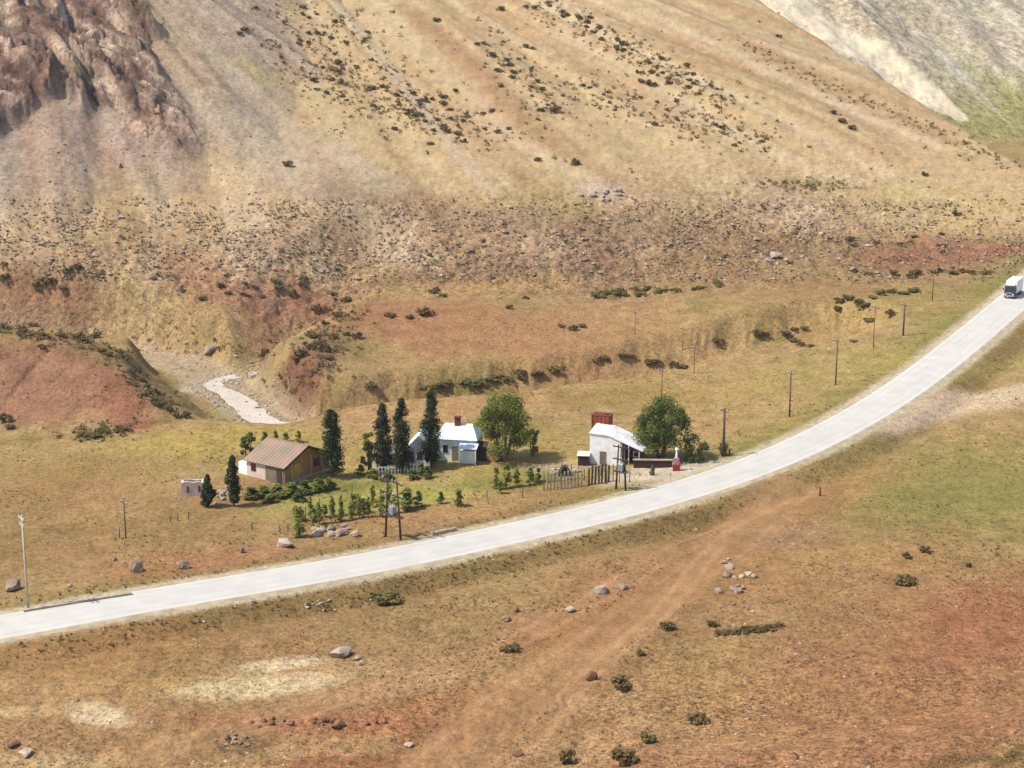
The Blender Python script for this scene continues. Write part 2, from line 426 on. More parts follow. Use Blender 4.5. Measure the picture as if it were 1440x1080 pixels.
# -------- soil colours (albedo), laid out on the ground in world metres
def ellmask(u, v, au, av, bu, bv, soft=.5):
    p = at([u, u + au, u + bu], [v, v + av, v + bv])
    A = np.array([[p[1][0] - p[0][0], p[2][0] - p[0][0]], [p[1][1] - p[0][1], p[2][1] - p[0][1]]])
    if abs(np.linalg.det(A)) < 1e-3: return None
    I = np.linalg.inv(A); X = XX - p[0][0]; Y = YY - p[0][1]
    q = np.hypot(I[0, 0] * X + I[0, 1] * Y, I[1, 0] * X + I[1, 1] * Y)
    sub = q < 2
    mm = np.zeros(q.shape)
    n = .30 * NL[sub] + .22 * NM[sub]
    mm[sub] = 1 - ss(1 - soft, 1 + soft, q[sub] + n)
    return mm
NL = fbm(XX / 14, YY / 20, 3); NM = fbm(XX / 3.2, YY / 4.5, 3); NS = fbm(XX / 60, YY / 80, 3)
def mixc(C, col, m):
    m = m[..., None] if m.ndim == 2 else m
    return C + (np.asarray(col) - C) * m
fgm = ss(190, 165, YY - .12 * XX)[..., None]
C = np.zeros(XX.shape + (3,)) + lin(181, 148, 91) * (1 - fgm) + lin(180, 139, 90) * fgm
C = mixc(C, lin(160, 136, 72), ss(-.05, .5, NL) * (.8 - .45 * fgm[..., 0]))
C = mixc(C, lin(196, 157, 106), ss(.05, .5, NS + .3 * NM) * .7)
C = mixc(C, lin(170, 126, 80), ss(.1, .6, -NS + .2 * NL) * .5)
A = np.full(XX.shape, .62) + .34 * ss(178, 150, YY) * ss(-60, 10, XX)
# front mountain
base, z1, z2, z3 = D['base'], D['z1'], D['z2'], D['z3']
m1 = ss(-1, 5, z1 - base); m2 = ss(-2, 4, z2 - np.maximum(base, z1)); m3 = ss(-2, 3, z3 - np.maximum(np.maximum(base, z1), z2))
ph, tt = D['ph'], D['t']
st = fbm(ph * 34, tt * 1.3, 3); st2 = fbm(ph * 90, tt * 3 + 7, 2)
S = np.zeros_like(C) + lin(210, 177, 126)
S = mixc(S, lin(224, 195, 156), ss(.05, .5, st) * .75)
S = mixc(S, lin(192, 152, 104), ss(.05, .5, -st) * .75)
S = mixc(S, lin(219, 187, 138), ss(.1, .6, st2) * .4)
S = mixc(S, lin(204, 174, 122), ss(.15, .6, NS) * .3)
C = C + (S - C) * m1[..., None]; A = A + (.30 - A) * m1
# left spur scree + rock
p2s = fbm(np.arctan2(XX - A2[0], -(YY - A2[1])) * 24, D['r2'] / 80, 3)
S = np.zeros_like(C) + lin(184, 156, 130)
S = mixc(S, lin(200, 174, 152), ss(.0, .5, p2s) * .7)
S = mixc(S, lin(172, 138, 110), ss(.1, .5, -p2s) * .6)
C = C + (S - C) * m2[..., None]; A = A + (.55 - A) * m2
rk = D['rock'] * m2
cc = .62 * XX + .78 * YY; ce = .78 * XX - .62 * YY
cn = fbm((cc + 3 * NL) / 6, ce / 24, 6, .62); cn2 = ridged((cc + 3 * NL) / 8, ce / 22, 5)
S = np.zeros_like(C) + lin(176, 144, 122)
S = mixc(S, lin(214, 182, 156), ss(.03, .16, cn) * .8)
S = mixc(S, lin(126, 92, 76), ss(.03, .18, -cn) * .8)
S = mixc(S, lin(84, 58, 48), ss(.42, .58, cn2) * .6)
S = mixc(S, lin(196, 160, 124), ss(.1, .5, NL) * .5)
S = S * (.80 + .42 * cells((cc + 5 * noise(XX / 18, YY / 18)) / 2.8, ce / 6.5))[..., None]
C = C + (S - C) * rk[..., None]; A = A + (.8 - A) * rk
# far mountain: green foot, pale rubble above, grey-pink crags at the top
h3 = z3; q3 = .5 * YY * .87 + XX * .87
f1 = .6 * fbm(q3 / 9, h3 / 70, 3) + .4 * fbm(q3 / 3, h3 / 9, 3); f2 = fbm(XX / 5, YY / 5, 3)
S = np.zeros_like(C) + lin(212, 194, 160)
S = mixc(S, lin(234, 218, 194), ss(0, .5, f1) * .8)
S = mixc(S, lin(184, 168, 134), ss(.0, .5, -f1 + .5 * f2) * .5)
S = mixc(S, lin(170, 162, 80), ss(38, 14, h3 + 10 * f1) * .85)
S = mixc(S, lin(196, 174, 164), ss(62, 92, h3 + 14 * f1) * .8)
C = C + (S - C) * m3[..., None]; A = A + (.75 - A) * m3
# rubble band at the mountain foot
bm_ = D['band'] * ss(-.35, .25, NM + .5 * NL)
C = mixc(C, lin(162, 124, 94), bm_ * .95); A = A + (1. - A) * D['band']
C = mixc(C, lin(130, 98, 72), D['band'] * ss(.1, .5, -NM) * .6)
# colours with a place of their own (photo pixels turned into points on the ground)
PATCH = [  # u, v, axis a, axis b, colour, strength
 (60, 540, 150, 8, -10, 62, (164, 114, 86), .9), (175, 575, 40, 30, -10, 25, (168, 108, 76), .8),
 (330, 425, 170, 30, 0, 42, (178, 124, 88), .5), (60, 415, 120, 10, 0, 25, (182, 128, 84), .6), (425, 520, 62, -62, 22, 26, (146, 104, 76), .9), (400, 548, 40, -22, 10, 14, (140, 96, 70), .85),
 (640, 455, 170, 12, 0, 42, (182, 126, 84), .75), (560, 440, 80, 0, 0, 30, (176, 120, 84), .5), (880, 500, 120, 0, 0, 40, (190, 138, 92), .45),
 (1310, 362, 95, -6, 0, 15, (164, 104, 78), .75), (1420, 352, 40, 0, 0, 8, (172, 108, 82), .7),
 (640, 575, 170, -8, 0, 18, (196, 148, 92), .6), (880, 560, 120, 0, 0, 14, (160, 126, 62), .6), (680, 400, 180, -4, 0, 9, (196, 156, 92), .5),
 (300, 620, 140, -6, 0, 20, (188, 160, 74), .8), (120, 660, 150, -5, 0, 18, (164, 128, 66), .4), (100, 690, 120, 0, 0, 22, (180, 132, 80), .35),
 (640, 640, 300, -10, 0, 40, (186, 162, 80), .55), (450, 690, 90, -6, 0, 14, (120, 128, 52), .8), (520, 705, 140, -14, 0, 18, (178, 168, 76), .9), (470, 712, 60, -6, 0, 10, (140, 150, 62), .7),
 (730, 675, 70, -4, 0, 16, (150, 142, 62), .7), (1000, 560, 130, 10, 0, 55, (184, 152, 82), .5), (1230, 430, 180, -6, 0, 30, (190, 156, 92), .45), (1180, 520, 130, -30, 0, 26, (176, 158, 74), .5),
 (130, 760, 200, -20, 0, 22, (156, 122, 66), .45), (270, 790, 150, -18, 0, 14, (184, 126, 82), .6), (620, 720, 160, -24, 0, 14, (188, 142, 84), .5),
 (930, 664, 80, -12, 0, 12, (222, 202, 172), .9), (985, 662, 50, -8, 0, 9, (224, 206, 178), .85), (800, 655, 60, -4, 0, 8, (206, 178, 144), .6), (690, 640, 60, -2, 0, 6, (206, 176, 116), .7),
 (1330, 690, 170, 0, 0, 58, (150, 138, 68), .95), (1400, 640, 100, 0, 0, 30, (164, 144, 72), .5), (1150, 690, 150, -30, 0, 26, (186, 148, 84), .5),
 (1400, 520, 60, -22, 0, 14, (170, 152, 76), .6), (1365, 480, 40, -26, 10, 10, (160, 152, 74), .5),
 (1350, 570, 110, -18, 0, 14, (216, 184, 148), .95), (1292, 586, 50, -14, 0, 17, (214, 184, 152), .95), (1430, 548, 60, -14, 0, 9, (216, 188, 150), .8),
 (1010, 770, 240, -110, 20, 26, (186, 132, 82), .6), (800, 900, 220, -110, 20, 26, (184, 128, 76), .75), (660, 1020, 170, -90, 26, 30, (178, 122, 74), .7),
 (560, 950, 260, -14, 0, 24, (196, 160, 104), .7), (350, 965, 110, -8, 0, 14, (236, 210, 162), 1.), (390, 935, 60, -6, 0, 9, (232, 206, 158), .9), (140, 1005, 40, 4, 0, 14, (232, 206, 158), .9),
 (200, 960, 200, -10, 0, 26, (190, 148, 88), .5), (30, 1000, 80, 0, 0, 10, (214, 180, 120), .6), (430, 1018, 190, 4, 0, 13, (178, 112, 74), .7), (480, 1072, 120, 0, 0, 14, (176, 112, 72), .7),
 (330, 1046, 46, 2, 0, 16, (140, 108, 76), .8), (60, 1070, 140, 0, 0, 14, (214, 178, 124), .6), (100, 920, 260, -24, 0, 30, (176, 128, 74), .6),
 (1310, 930, 270, -80, 30, 80, (184, 118, 76), .5), (1200, 1040, 300, -50, 20, 50, (186, 124, 82), .45), (1250, 960, 330, -60, 40, 100, (176, 124, 78), .6), (1400, 870, 120, -40, 0, 60, (174, 112, 74), .75), (1330, 1040, 160, -30, 0, 40, (178, 120, 80), .6), (1000, 960, 120, -20, 0, 60, (180, 142, 84), .5),
 (1180, 790, 150, -10, 0, 20, (190, 146, 82), .5), (1090, 820, 90, 10, 0, 22, (188, 134, 78), .5), (1090, 755, 60, -8, 0, 16, (168, 136, 108), .5),
 (1420, 1064, 50, -26, 4, 9, (110, 84, 40), .8), (1340, 1076, 60, -12, 0, 8, (120, 90, 44), .7),
 (268, 548, 20, 0, 0, 8, (212, 190, 158), .85), (320, 582, 24, 2, 0, 8, (150, 148, 66), .8), (290, 415, 60, 4, 0, 24, (178, 124, 88), .6), (380, 425, 60, 8, 0, 30, (170, 118, 86), .7), (440, 430, 40, 6, 0, 26, (164, 110, 80), .7), (250, 500, 120, 10, 0, 24, (188, 158, 100), .6), (390, 495, 90, -10, 0, 18, (166, 142, 90), .6),
 
 (850, 100, 120, 80, -14, 18, (198, 158, 118), .5), (660, 110, 120, 130, -18, 18, (186, 146, 98), .5), (1060, 100, 200, 80, -12, 14, (186, 144, 98), .5),
 (400, 230, 150, 120, -20, 22, (198, 178, 150), .6), (255, 60, 60, 70, -20, 18, (208, 172, 126), .6), (350, 100, 50, 20, 0, 12, (182, 166, 92), .6), (850, 272, 30, 2, 0, 14, (206, 182, 164), .7),
 (1140, 258, 60, 2, 0, 10, (168, 146, 92), .6), (1330, 285, 130, 4, 0, 26, (206, 176, 112), .5), (1400, 310, 80, 4, 0, 24, (202, 170, 104), .4), (780, 290, 100, 0, 0, 16, (190, 164, 98), .5),
]
# greener verge along the road, bare dirt in the gorge bank
dro = D['droad']; ad = np.abs(dro)
C = mixc(C, lin(128, 108, 48), ss(RW + 7.5, RW + 2.2, ad + 1.2 * NM) * ss(RW - .5, RW + 1, ad) * np.where(dro < 0, .5, .3))
C = mixc(C, lin(146, 140, 60), ss(15, 5, ad + 2 * NL) * ss(RW, RW + 2.5, ad) * (dro > 0) * ss(-5, 30, XX) * .7)
C = mixc(C, lin(126, 98, 56), ss(15, 7, ad + 3 * NL) * ss(RW, RW + 3, ad) * (dro < 0) * ss(-.25, .3, NL + .6 * NM) * .55)
C = mixc(C, lin(216, 200, 164), ss(RW + 2.0, RW + .4, ad + .5 * NM) * .85)
for (u, v, au, av, bu, bv, c, k) in PATCH:
    mm = ellmask(u, v, au, av, bu, bv)
    if mm is not None: C = mixc(C, lin(*c), mm * k)
fp_ = at([1068, 1110, 1160, 1215, 1270, 1315, 1345], [-20, 12, 40, 76, 112, 140, 160])
dfp, wfp, _ = polydist(XX, YY, [(p[0], p[1], w) for p, w in zip(fp_, (15, 15, 14, 13, 11, 8, 4))])
C = mixc(C, lin(246, 226, 190, .66), ss(1.15, .7, dfp / np.maximum(wfp, 1) + .25 * NL) * m3 * .95); A = A * (1 - .6 * ss(1.15, .7, dfp / np.maximum(wfp, 1)) * m3)
dmd = polydist(XX, YY, [(m[0], m[1] + 2, 0) for m in MOUND])[0]
C = mixc(C, lin(140, 120, 62), np.exp(-((dmd + 1.5 * NM) / 4.5) ** 2) * ss(-110, -85, XX) * ss(-46, -52, XX) * .75)
C = mixc(C, lin(196, 172, 138), ss(7.5, 4.5, D['dr'] + 1.2 * NM) * (ZZ < 2) * (XX < -34) * .8)
STRIPE = [([(875, 0), (1000, 60), (1180, 148), (1320, 205)], 3.0, (228, 200, 160), .7), ([(930, 0), (1080, 75), (1240, 150), (1340, 200)], 3.2, (180, 140, 100), .65), ([(1000, 0), (1130, 70), (1290, 150)], 2.6, (190, 148, 108), .55),
 ([(840, 20), (1000, 100), (1150, 170), (1250, 215)], 3.0, (184, 146, 104), .5), ([(780, 40), (940, 135), (1080, 210), (1200, 255)], 3.0, (224, 196, 154), .55), ([(580, 20), (660, 85), (720, 150), (790, 215)], 4.2, (176, 134, 92), .6), ([(520, 20), (620, 100), (730, 200), (880, 280)], 3.2, (224, 194, 150), .5),
 ([(225, 0), (330, 105), (430, 195), (540, 262)], 5.5, (200, 178, 152), .6), ([(268, 95), (330, 150), (345, 190)], 1.6, (160, 136, 112), .5), ([(480, 270), (620, 300), (760, 320), (900, 320), (1100, 345)], 9., (150, 114, 82), .5), ([(700, 150), (800, 215), (900, 290)], 2.6, (190, 152, 108), .4)]
for pl, w_, c_, k_ in STRIPE:
    q_ = at([p[0] for p in pl], [p[1] for p in pl]); dt, _, _ = polydist(XX, YY, [tuple(p) for p in catmull(q_, 4)])
    C = mixc(C, lin(*c_), np.exp(-((dt * (1 + .5 * NL) + .8 * NM) / w_) ** 2) * k_ * (1 - m3))
# dirt tracks rutted across the foreground
TRK = [(at([p[0] for p in t], [p[1] for p in t]), w_, k_) for t, w_, k_ in (([(1120, 690), (1060, 740), (1000, 790), (900, 860), (780, 940), (690, 1010), (600, 1085)], 3.8, .62), ([(1100, 700), (960, 770), (830, 845), (650, 930), (430, 1000), (180, 1060)], 2.2, .5),
       ([(1010, 765), (940, 850), (860, 920), (790, 990), (700, 1080)], 1.6, .6))]
tmx = np.zeros(XX.shape)
for T, w_, k_ in TRK:
    dt, _, _ = polydist(XX, YY, [tuple(p) for p in catmull(T, 5)])
    tm = ss(w_ + .9, w_ - .7, dt + .9 * NM + .5 * NL); C = mixc(C, lin(186, 139, 90), tm * k_); tmx = np.maximum(tmx, tm * k_); A = A * (1 - .75 * tm * k_)
    C = mixc(C, lin(140, 108, 62), np.exp(-((dt - w_ - 1.6 + .5 * NM) / 1.1) ** 2) * k_ * .45)
    C = mixc(C, lin(210, 166, 116), np.exp(-((dt - .55 * w_ + .3 * NM) / .4) ** 2) * k_ * .6)
    C = mixc(C, lin(168, 120, 72), np.exp(-((dt - w_ + .4 * NM) / .35) ** 2) * k_ * .45)
C = np.clip(C * (1 + .14 * NM[..., None]), .01, .9)
lum = (C @ np.array([.3, .59, .11]))[..., None]
C = lum * np.array([1.05, 1., .80]) * .10 + C * .90
cls = np.zeros(XX.shape, int)
cls[(m1 > .5)] = 1; cls[(m2 > .5)] = 2; cls[(rk > .45) & (m2 > .5)] = 3; cls[(m3 > .5)] = 4
nr, nc = XX.shape
idx = np.arange(nr * nc).reshape(nr, nc)
quads = np.stack([idx[:-1, :-1], idx[:-1, 1:], idx[1:, 1:], idx[1:, :-1]], -1).reshape(-1, 4)
qc = cls[:-1, :-1].reshape(-1)
V = np.stack([XX, YY, ZZ], -1).reshape(-1, 3); CA = np.concatenate([C, A[..., None]], -1).reshape(-1, 4)
for k, (name, m) in enumerate((('ground', 'terrain'), ('mountain_slope', 'slope'), ('hill_spur', 'slope'), ('hill_crag', 'slope'), ('far_mountain', 'far'))):
    q = quads[qc == k]
    if not len(q): continue
    used, inv = np.unique(q, return_inverse=True); inv = inv.reshape(-1)
    me = bpy.data.meshes.new(name); me.vertices.add(len(used)); me.vertices.foreach_set('co', V[used].astype(np.float32).ravel())
    me.loops.add(len(inv)); me.loops.foreach_set('vertex_index', inv.astype(np.int32))
    me.polygons.add(len(q)); me.polygons.foreach_set('loop_start', np.arange(0, len(inv), 4, dtype=np.int32))
    me.polygons.foreach_set('use_smooth', np.ones(len(q), bool))
    me.update(calc_edges=True)
    ca = me.color_attributes.new('soil', 'FLOAT_COLOR', 'POINT'); ca.data.foreach_set('color', CA[used].astype(np.float32).ravel())
    me.materials.append(M[m]); o = bpy.data.objects.new(name, me); COL.objects.link(o); tag(o, None, None, kind='structure')
    o['label'] = {'ground': 'dry ochre valley floor with grass and red soil', 'mountain_slope': 'broad tan debris slope of the mountain', 'hill_spur': 'grey brown scree spur on the left',
                  'hill_crag': 'bare brown and pink rock outcrop on the spur', 'far_mountain': 'far pale mountainside with a green foot'}[name]

# ------------------------------------------------------------------ road, river
def ribbon(name, pts, prof, m, label, jit=0.):
    """a strip along pts; prof = [(offset, height), ...] across it"""
    mb = MB(); pts = np.asarray(pts); n = len(pts); k = len(prof)
    for i in range(n):
        a, b = pts[max(0, i - 1)], pts[min(n - 1, i + 1)]; t = (b - a)[:2]; t = t / np.hypot(*t); nrm = (-t[1], t[0])
        for j, (o, h) in enumerate(prof):
            oo = o * (1 + jit * float(noise(i * .37, (j > k / 2) * 5.1 + .4))) if jit else o
            mb.v.append((pts[i][0] + nrm[0] * oo, pts[i][1] + nrm[1] * oo, pts[i][2] + h))
    mb.f = [(i * k + j, i * k + j + 1, (i + 1) * k + j + 1, (i + 1) * k + j) for i in range(n - 1) for j in range(k - 1)]
    o = mb.build(name, m, smooth=True); tag(o, label, None, kind='structure'); return o
RF = catmull(ROADX, 4)
RPF = [(-3.5, .02), (-3.3, .055)] + [(-3.0 + .3 * i, .11 - .05 * ((-3 + .3 * i) / 3) ** 2) for i in range(21)] + [(3.3, .055), (3.5, .02)]
ro = ribbon('road', RF, RPF, M['road'], 'pale bleached asphalt road crossing the valley', .012)
wear = np.ones((len(RF), len(RPF), 4)); off = np.array([o for o, h in RPF]); ii = np.arange(len(RF))[:, None]
wear[..., :3] = (1 - .06 * np.exp(-((np.abs(np.abs(off)[None] - 1.75) - .8) / .3) ** 2) - .06 * np.exp(-(off / .22) ** 2)[None] + .05 * (np.abs(off) > 2.9)[None] + 0.025 * fbm(ii * .35, off[None] * .5, 3) - .04 * ss(.25, .5, fbm(ii * .18 + 40, off[None] * .8, 2)))[..., None] * np.array([1, .99, .97])
ca = ro.data.color_attributes.new('wear', 'FLOAT_COLOR', 'POINT'); ca.data.foreach_set('color', wear.astype(np.float32).ravel())
ribbon('road_shoulder', RF, [(-5.0, -.35), (-4.1, .0), (-3.3, .03), (0, .03), (3.3, .03), (4.1, .0), (5.0, -.35)], M['shoulder'], 'gravel shoulder beside the asphalt', .06)
RV = catmull([(p[0], p[1], p[2]) for p in RIVER[1:-1]], 8)
RV = catmull([(38, 306, -3), (18, 296, -6), (-4, 288, -7.5), (-22, 282, -8), (-35, 280, -8), (-42.5, 286, -8), (-46.5, 295, -8), (-51.5, 304, -8), (-56, 311, -8), (-55.5, 317, -8), (-51, 322.5, -8), (-47, 329, -8), (-45, 336, -8)], 8)
wv = RV.copy(); wv[:, 2] = np.minimum.accumulate(np.maximum(-7.62, RV[:, 2]))
wv[:, 2] = -7.80
sel = (RV[:, 0] < 0); 
def river_mesh():
    pts = wv[sel]; n = len(pts); mb = MB()
    for i in range(n):
        a, b = pts[max(0, i - 1)], pts[min(n - 1, i + 1)]; t = (b - a)[:2]; t = t / np.hypot(*t)
        hw = 2.5 - 1.0 * float(ss(296, 312, pts[i][1])) + .5 * float(noise(i * .11, 2.2)); sh = 1.1 * float(noise(i * .085, 8.8))
        for o in (-1, -.5, 0, .5, 1):
            oo = o * hw * (1 + (.22 * float(noise(i * .4, 20 + o * 9)) if abs(o) == 1 else 0)) + sh; mb.v.append((pts[i][0] - t[1] * oo, pts[i][1] + t[0] * oo, pts[i][2]))
    mb.f = [(i * 5 + j, i * 5 + j + 1, (i + 1) * 5 + j + 1, (i + 1) * 5 + j) for i in range(n - 1) for j in range(4)]
    return tag(mb.build('river', M['water'], smooth=True), 'pale silty river with painted glare at the bottom of the gorge', None, kind='structure')
river_mesh()

# ------------------------------------------------------------------ vegetation
rnd = random.Random(5)
def leafset(mb, cs, n, size, rad, squash=1., rg=rnd):
    """n leaf-sized quads around clump centres cs [(x,y,z,r)]"""
    for i in range(n):
        c = cs[rg.randrange(len(cs))]
        d = Vector((rg.gauss(0, 1), rg.gauss(0, 1), rg.gauss(0, 1) * squash)); d.normalize()
        p = Vector(c[:3]) + d * c[3] * (rg.random() ** .4) * rad
        nrm = (d + Vector((rg.gauss(0, .6), rg.gauss(0, .6), rg.gauss(0, .6) + .4))).normalized()
        a = nrm.orthogonal().normalized(); a = Matrix.Rotation(rg.random() * 6.28, 3, nrm) @ a; b = nrm.cross(a)
        s = size * rg.uniform(.6, 1.3)
        mb.add([p - a * s - b * s * .6, p + a * s * .2 - b * s * .8, p + a * s + b * s * .1, p - a * s * .1 + b * s * .8], [(0, 1, 2, 3)])
def leafmesh(name, mb, m):
    me = bpy.data.meshes.new(name); me.from_pydata(mb.v, [], mb.f); me.update(); me.materials.append(m); return me
def linkmesh(name, me, parent=None):
    o = bpy.data.objects.new(name, me); COL.objects.link(o)
    if parent: o.parent = parent
    return o
def poplar(p, h, w, label, seed, m='poplar', group=None):
    rg = random.Random(seed); t = thing('poplar_tree', label, 'tree', p, rg.random() * 6, group)
    tr = MB(); tr.tube((0, 0, -.3), (0, 0, h * .5), h * .022, h * .012, 8); tr.tube((0, 0, h * .5), (.05, 0, h * .93), h * .012, .02, 6)
    for i in range(9):
        z = h * (.15 + .07 * i); an = rg.random() * 6.28; l = w * .4
        tr.tube((0, 0, z), (math.cos(an) * l * .6, math.sin(an) * l * .6, z + l * 1.6), .05, .02, 5)
    tr.build('trunk', M['bark'], t)
    cs = []; tp = .72 if 'blunt' in label else rg.uniform(.38, .55)
    for i in range(64):
        f = rg.random(); z = h * (.10 + .88 * f); prof = min(1, (f + .05) / .14) ** .6 * (1 - max(0, f - tp) / (1.04 - tp)) ** .75 * rg.uniform(.85, 1.1)
        an = rg.random() * 6.28; rr = w * .5 * prof * rg.uniform(.15, .75)
        cs.append((math.cos(an) * rr, math.sin(an) * rr, z, w * .26 * (.4 + .6 * prof)))
    mb = MB(); leafset(mb, cs, 7500, .125, 1., 1.9, rg); linkmesh('crown', leafmesh('crown', mb, M[m]), t); return t
def broad(name, p, h, w, label, seed, m='leaf', nclump=34, nleaf=5200, bark='palebark', cat='tree', low=.28, size=.17, group=None):
    rg = random.Random(seed); t = thing(name, label, cat, p, 0, group)
    tr = MB(); tips = []
    for k in range(3 if h > 4 else 2):
        an = 2.1 * k + rg.random(); x, y = math.cos(an) * w * .05, math.sin(an) * w * .05
        q = (math.cos(an) * w * .17, math.sin(an) * w * .17, h * .48)
        tr.tube((x, y, -.3), q, h * .03, h * .017, 8)
        for j in range(3):
            a2 = an + rg.uniform(-1, 1); e = (math.cos(a2) * w * .34, math.sin(a2) * w * .34, h * rg.uniform(.6, .85))
            tr.tube(q, e, h * .015, .02, 6); tips.append(e)
    tr.build('trunk', M[bark], t)
    cs = []
    for i in range(nclump):
        f = rg.random(); an = rg.random() * 6.28; z = low + (1 - low) * f
        prof = math.sqrt(max(.02, 1 - ((f - .38) / .68) ** 2))
        rr = w * .5 * prof * math.sqrt(rg.random()) * .86
        cs.append((math.cos(an) * rr, math.sin(an) * rr, h * z * .96, w * rg.uniform(.11, .18)))
    mb = MB(); leafset(mb, cs, nleaf, size, 1., .8, rg); linkmesh('crown', leafmesh('crown', mb, M[m]), t); return t
def px_h(u, vb, vt):
    p = P(u, vb); return p, (vb - vt) / ppm(p) * 1.03
for (u, vb, vt, w, lab, sd) in (
    (468, 671, 577, 31, 'stout dark poplar with a blunt top beside the brown gabled house', 1),
    (539, 664, 568, 27, 'dark poplar standing furthest left of the three before the white house', 2),
    (566, 665, 561, 27, 'middle dark poplar of the three before the white house', 3),
    (607, 657, 549, 29, 'tallest slender poplar against the white tin roof', 4),
    (329, 712, 640, 18, 'narrow dark poplar at the pale front corner of the brown gabled house', 5),
    (293, 713, 668, 17, 'short dark poplar next to the roofless pale shed', 6)):
    p, h = px_h(u, vb, vt); poplar(p, h, 1.18 * w / ppm(p), lab, sd)
p, h = px_h(708, 646, 556); broad('broadleaf_tree', p, h, 84 / ppm(p), 'broad green tree with pale trunks right of the white house', 21, nclump=64, nleaf=15000, low=.22, size=.125)
p, h = px_h(930, 646, 560); broad('broadleaf_tree', p, h, 80 / ppm(p), 'broad dark green tree over the roadside store', 22, 'leaf_dark', 64, 15000, 'bark', low=.2, size=.125)
p, h = px_h(520, 664, 607); broad('bushy_tree', p, h, 26 / ppm(p), 'small olive green tree left of the poplars', 23, 'sapling', 18, 1500, 'bark', low=.15, size=.14)
p, h = px_h(349, 645, 610); broad('bushy_tree', p, h, 28 / ppm(p), 'round green bush behind the weathered pink roof', 24, 'leaf_dark', 18, 1500, 'bark', low=.1, size=.14)
p, h = px_h(978, 650, 610); broad('bushy_tree', p, h, 40 / ppm(p), 'low green bush at the right foot of the store tree', 25, 'leaf_dark', 20, 1700, 'bark', low=.05, size=.14)
p, h = px_h(748, 640, 600); broad('bushy_tree', p, h, 24 / ppm(p), 'olive bush at the right foot of the broad pale trunked tree', 26, 'sapling', 14, 900, 'bark', low=.05, size=.13)

# young trees: shared meshes
def upright(seed, m, h=2., w=.9, n=900, size=.085):
    rg = random.Random(seed); cs = []
    for i in range(30):
        f = rg.random(); an = rg.random() * 6.28; rr = w * .46 * rg.random() * (1.05 - f * .7)
        cs.append((math.cos(an) * rr, math.sin(an) * rr, h * (.12 + .8 * f), w * .24 * (1.1 - .5 * f)))
    mb = MB(); leafset(mb, cs, n, size, 1., 1.3, rg); st = MB(); st.tube((0, 0, -.2), (0, 0, h * .8), .04, .015, 6)
    return leafmesh('crown', mb, M[m]), st.mesh('stem', M['bark'])
UP = [upright(40 + i, 'sapling' if i % 3 else 'leaf_dark', n=620) for i in range(4)] + [upright(50 + i, 'pale_sapling', n=420, w=.75, size=.075) for i in range(4)]
def young(u, v, hpx, wpx, label, group, k):
    p = P(u, v); s = ppm(p); t = thing('young_tree', label, 'young tree', p, k * 1.7, group)
    t.scale = (wpx / s / .9, wpx / s / .9, hpx / s / 2.)
    q = UP[k % 4 + (4 if 'slim' in label or 'light' in label else 0)]; linkmesh('crown', q[0], t); linkmesh('stem', q[1], t)
YL = 'slim young tree in the green roadside garden row'
for i, (u, v, h, w) in enumerate([(420, 756, 44, 20), (438, 742, 30, 12), (452, 738, 36, 13), (466, 735, 34, 14), (480, 733, 36, 13), (494, 731, 32, 14), (507, 728, 34, 12), (520, 727, 30, 13), (537, 727, 40, 15), (552, 722, 30, 14)]):
    young(u + rnd.uniform(-3, 3), v, h * rnd.uniform(.8, 1.15), w * rnd.uniform(.9, 1.5), YL, 'young trees of the roadside garden row', i)
for i in range(13):
    u = 412 + i * 11.5 + rnd.uniform(-4, 4); young(u, 742 - (u - 412) * .19 - rnd.uniform(2, 9), rnd.uniform(20, 36), rnd.uniform(11, 18), YL, 'young trees of the roadside garden row', i + 1)
for i, (u, v, h, w, lab) in enumerate([(572, 716, 32, 30, 'rounded dark green young tree right of the two legged pole'), (588, 712, 24, 16, 'small olive young tree just right of the rounded dark one'),
                                  (620, 708, 18, 12, 'small thin olive plant alone in the yard grass'), (645, 712, 26, 16, 'dark green young tree standing alone in the dry yard')]):
    young(u, v, h, w, lab, None, i + 2)
for i, (u, v, h, w) in enumerate([(698, 688, 34, 18), (712, 686, 38, 20), (727, 684, 30, 18), (745, 682, 28, 20), (757, 678, 22, 16), (703, 694, 20, 16)]):
    young(u, v, h, w, 'light green bushy plant in the clump left of the picket fence', 'bushy plants left of the picket fence', i)
for i, (u, v, h, w) in enumerate([(352, 702, 18, 24), (370, 700, 18, 26), (390, 699, 20, 28), (410, 697, 20, 28), (430, 694, 20, 26), (448, 691, 20, 24), (463, 688, 18, 20), (380, 706, 12, 22), (420, 704, 12, 24)]):
    young(u, v, h, w, 'dark green garden bush along the front of the brown gabled house', 'garden bushes before the brown gabled house', i * 3)
for i, (u, v, h, w) in enumerate([(372, 622, 16, 12), (388, 622, 18, 10), (402, 621, 14, 14), (420, 622, 18, 10)]):
    young(u, v, h, w, 'thin olive sapling behind the weathered pink roof', 'saplings behind the weathered pink roof', i)
for i, (u, v, h, w) in enumerate([(507, 668, 16, 16), (524, 672, 14, 20), (592, 668, 20, 16), (602, 672, 18, 18), (580, 674, 14, 20), (543, 676, 14, 22)]):
    young(u, v, h, w, 'dark leafy bush at the feet of the poplars', 'bushes at the feet of the poplars', i * 3 + 3)

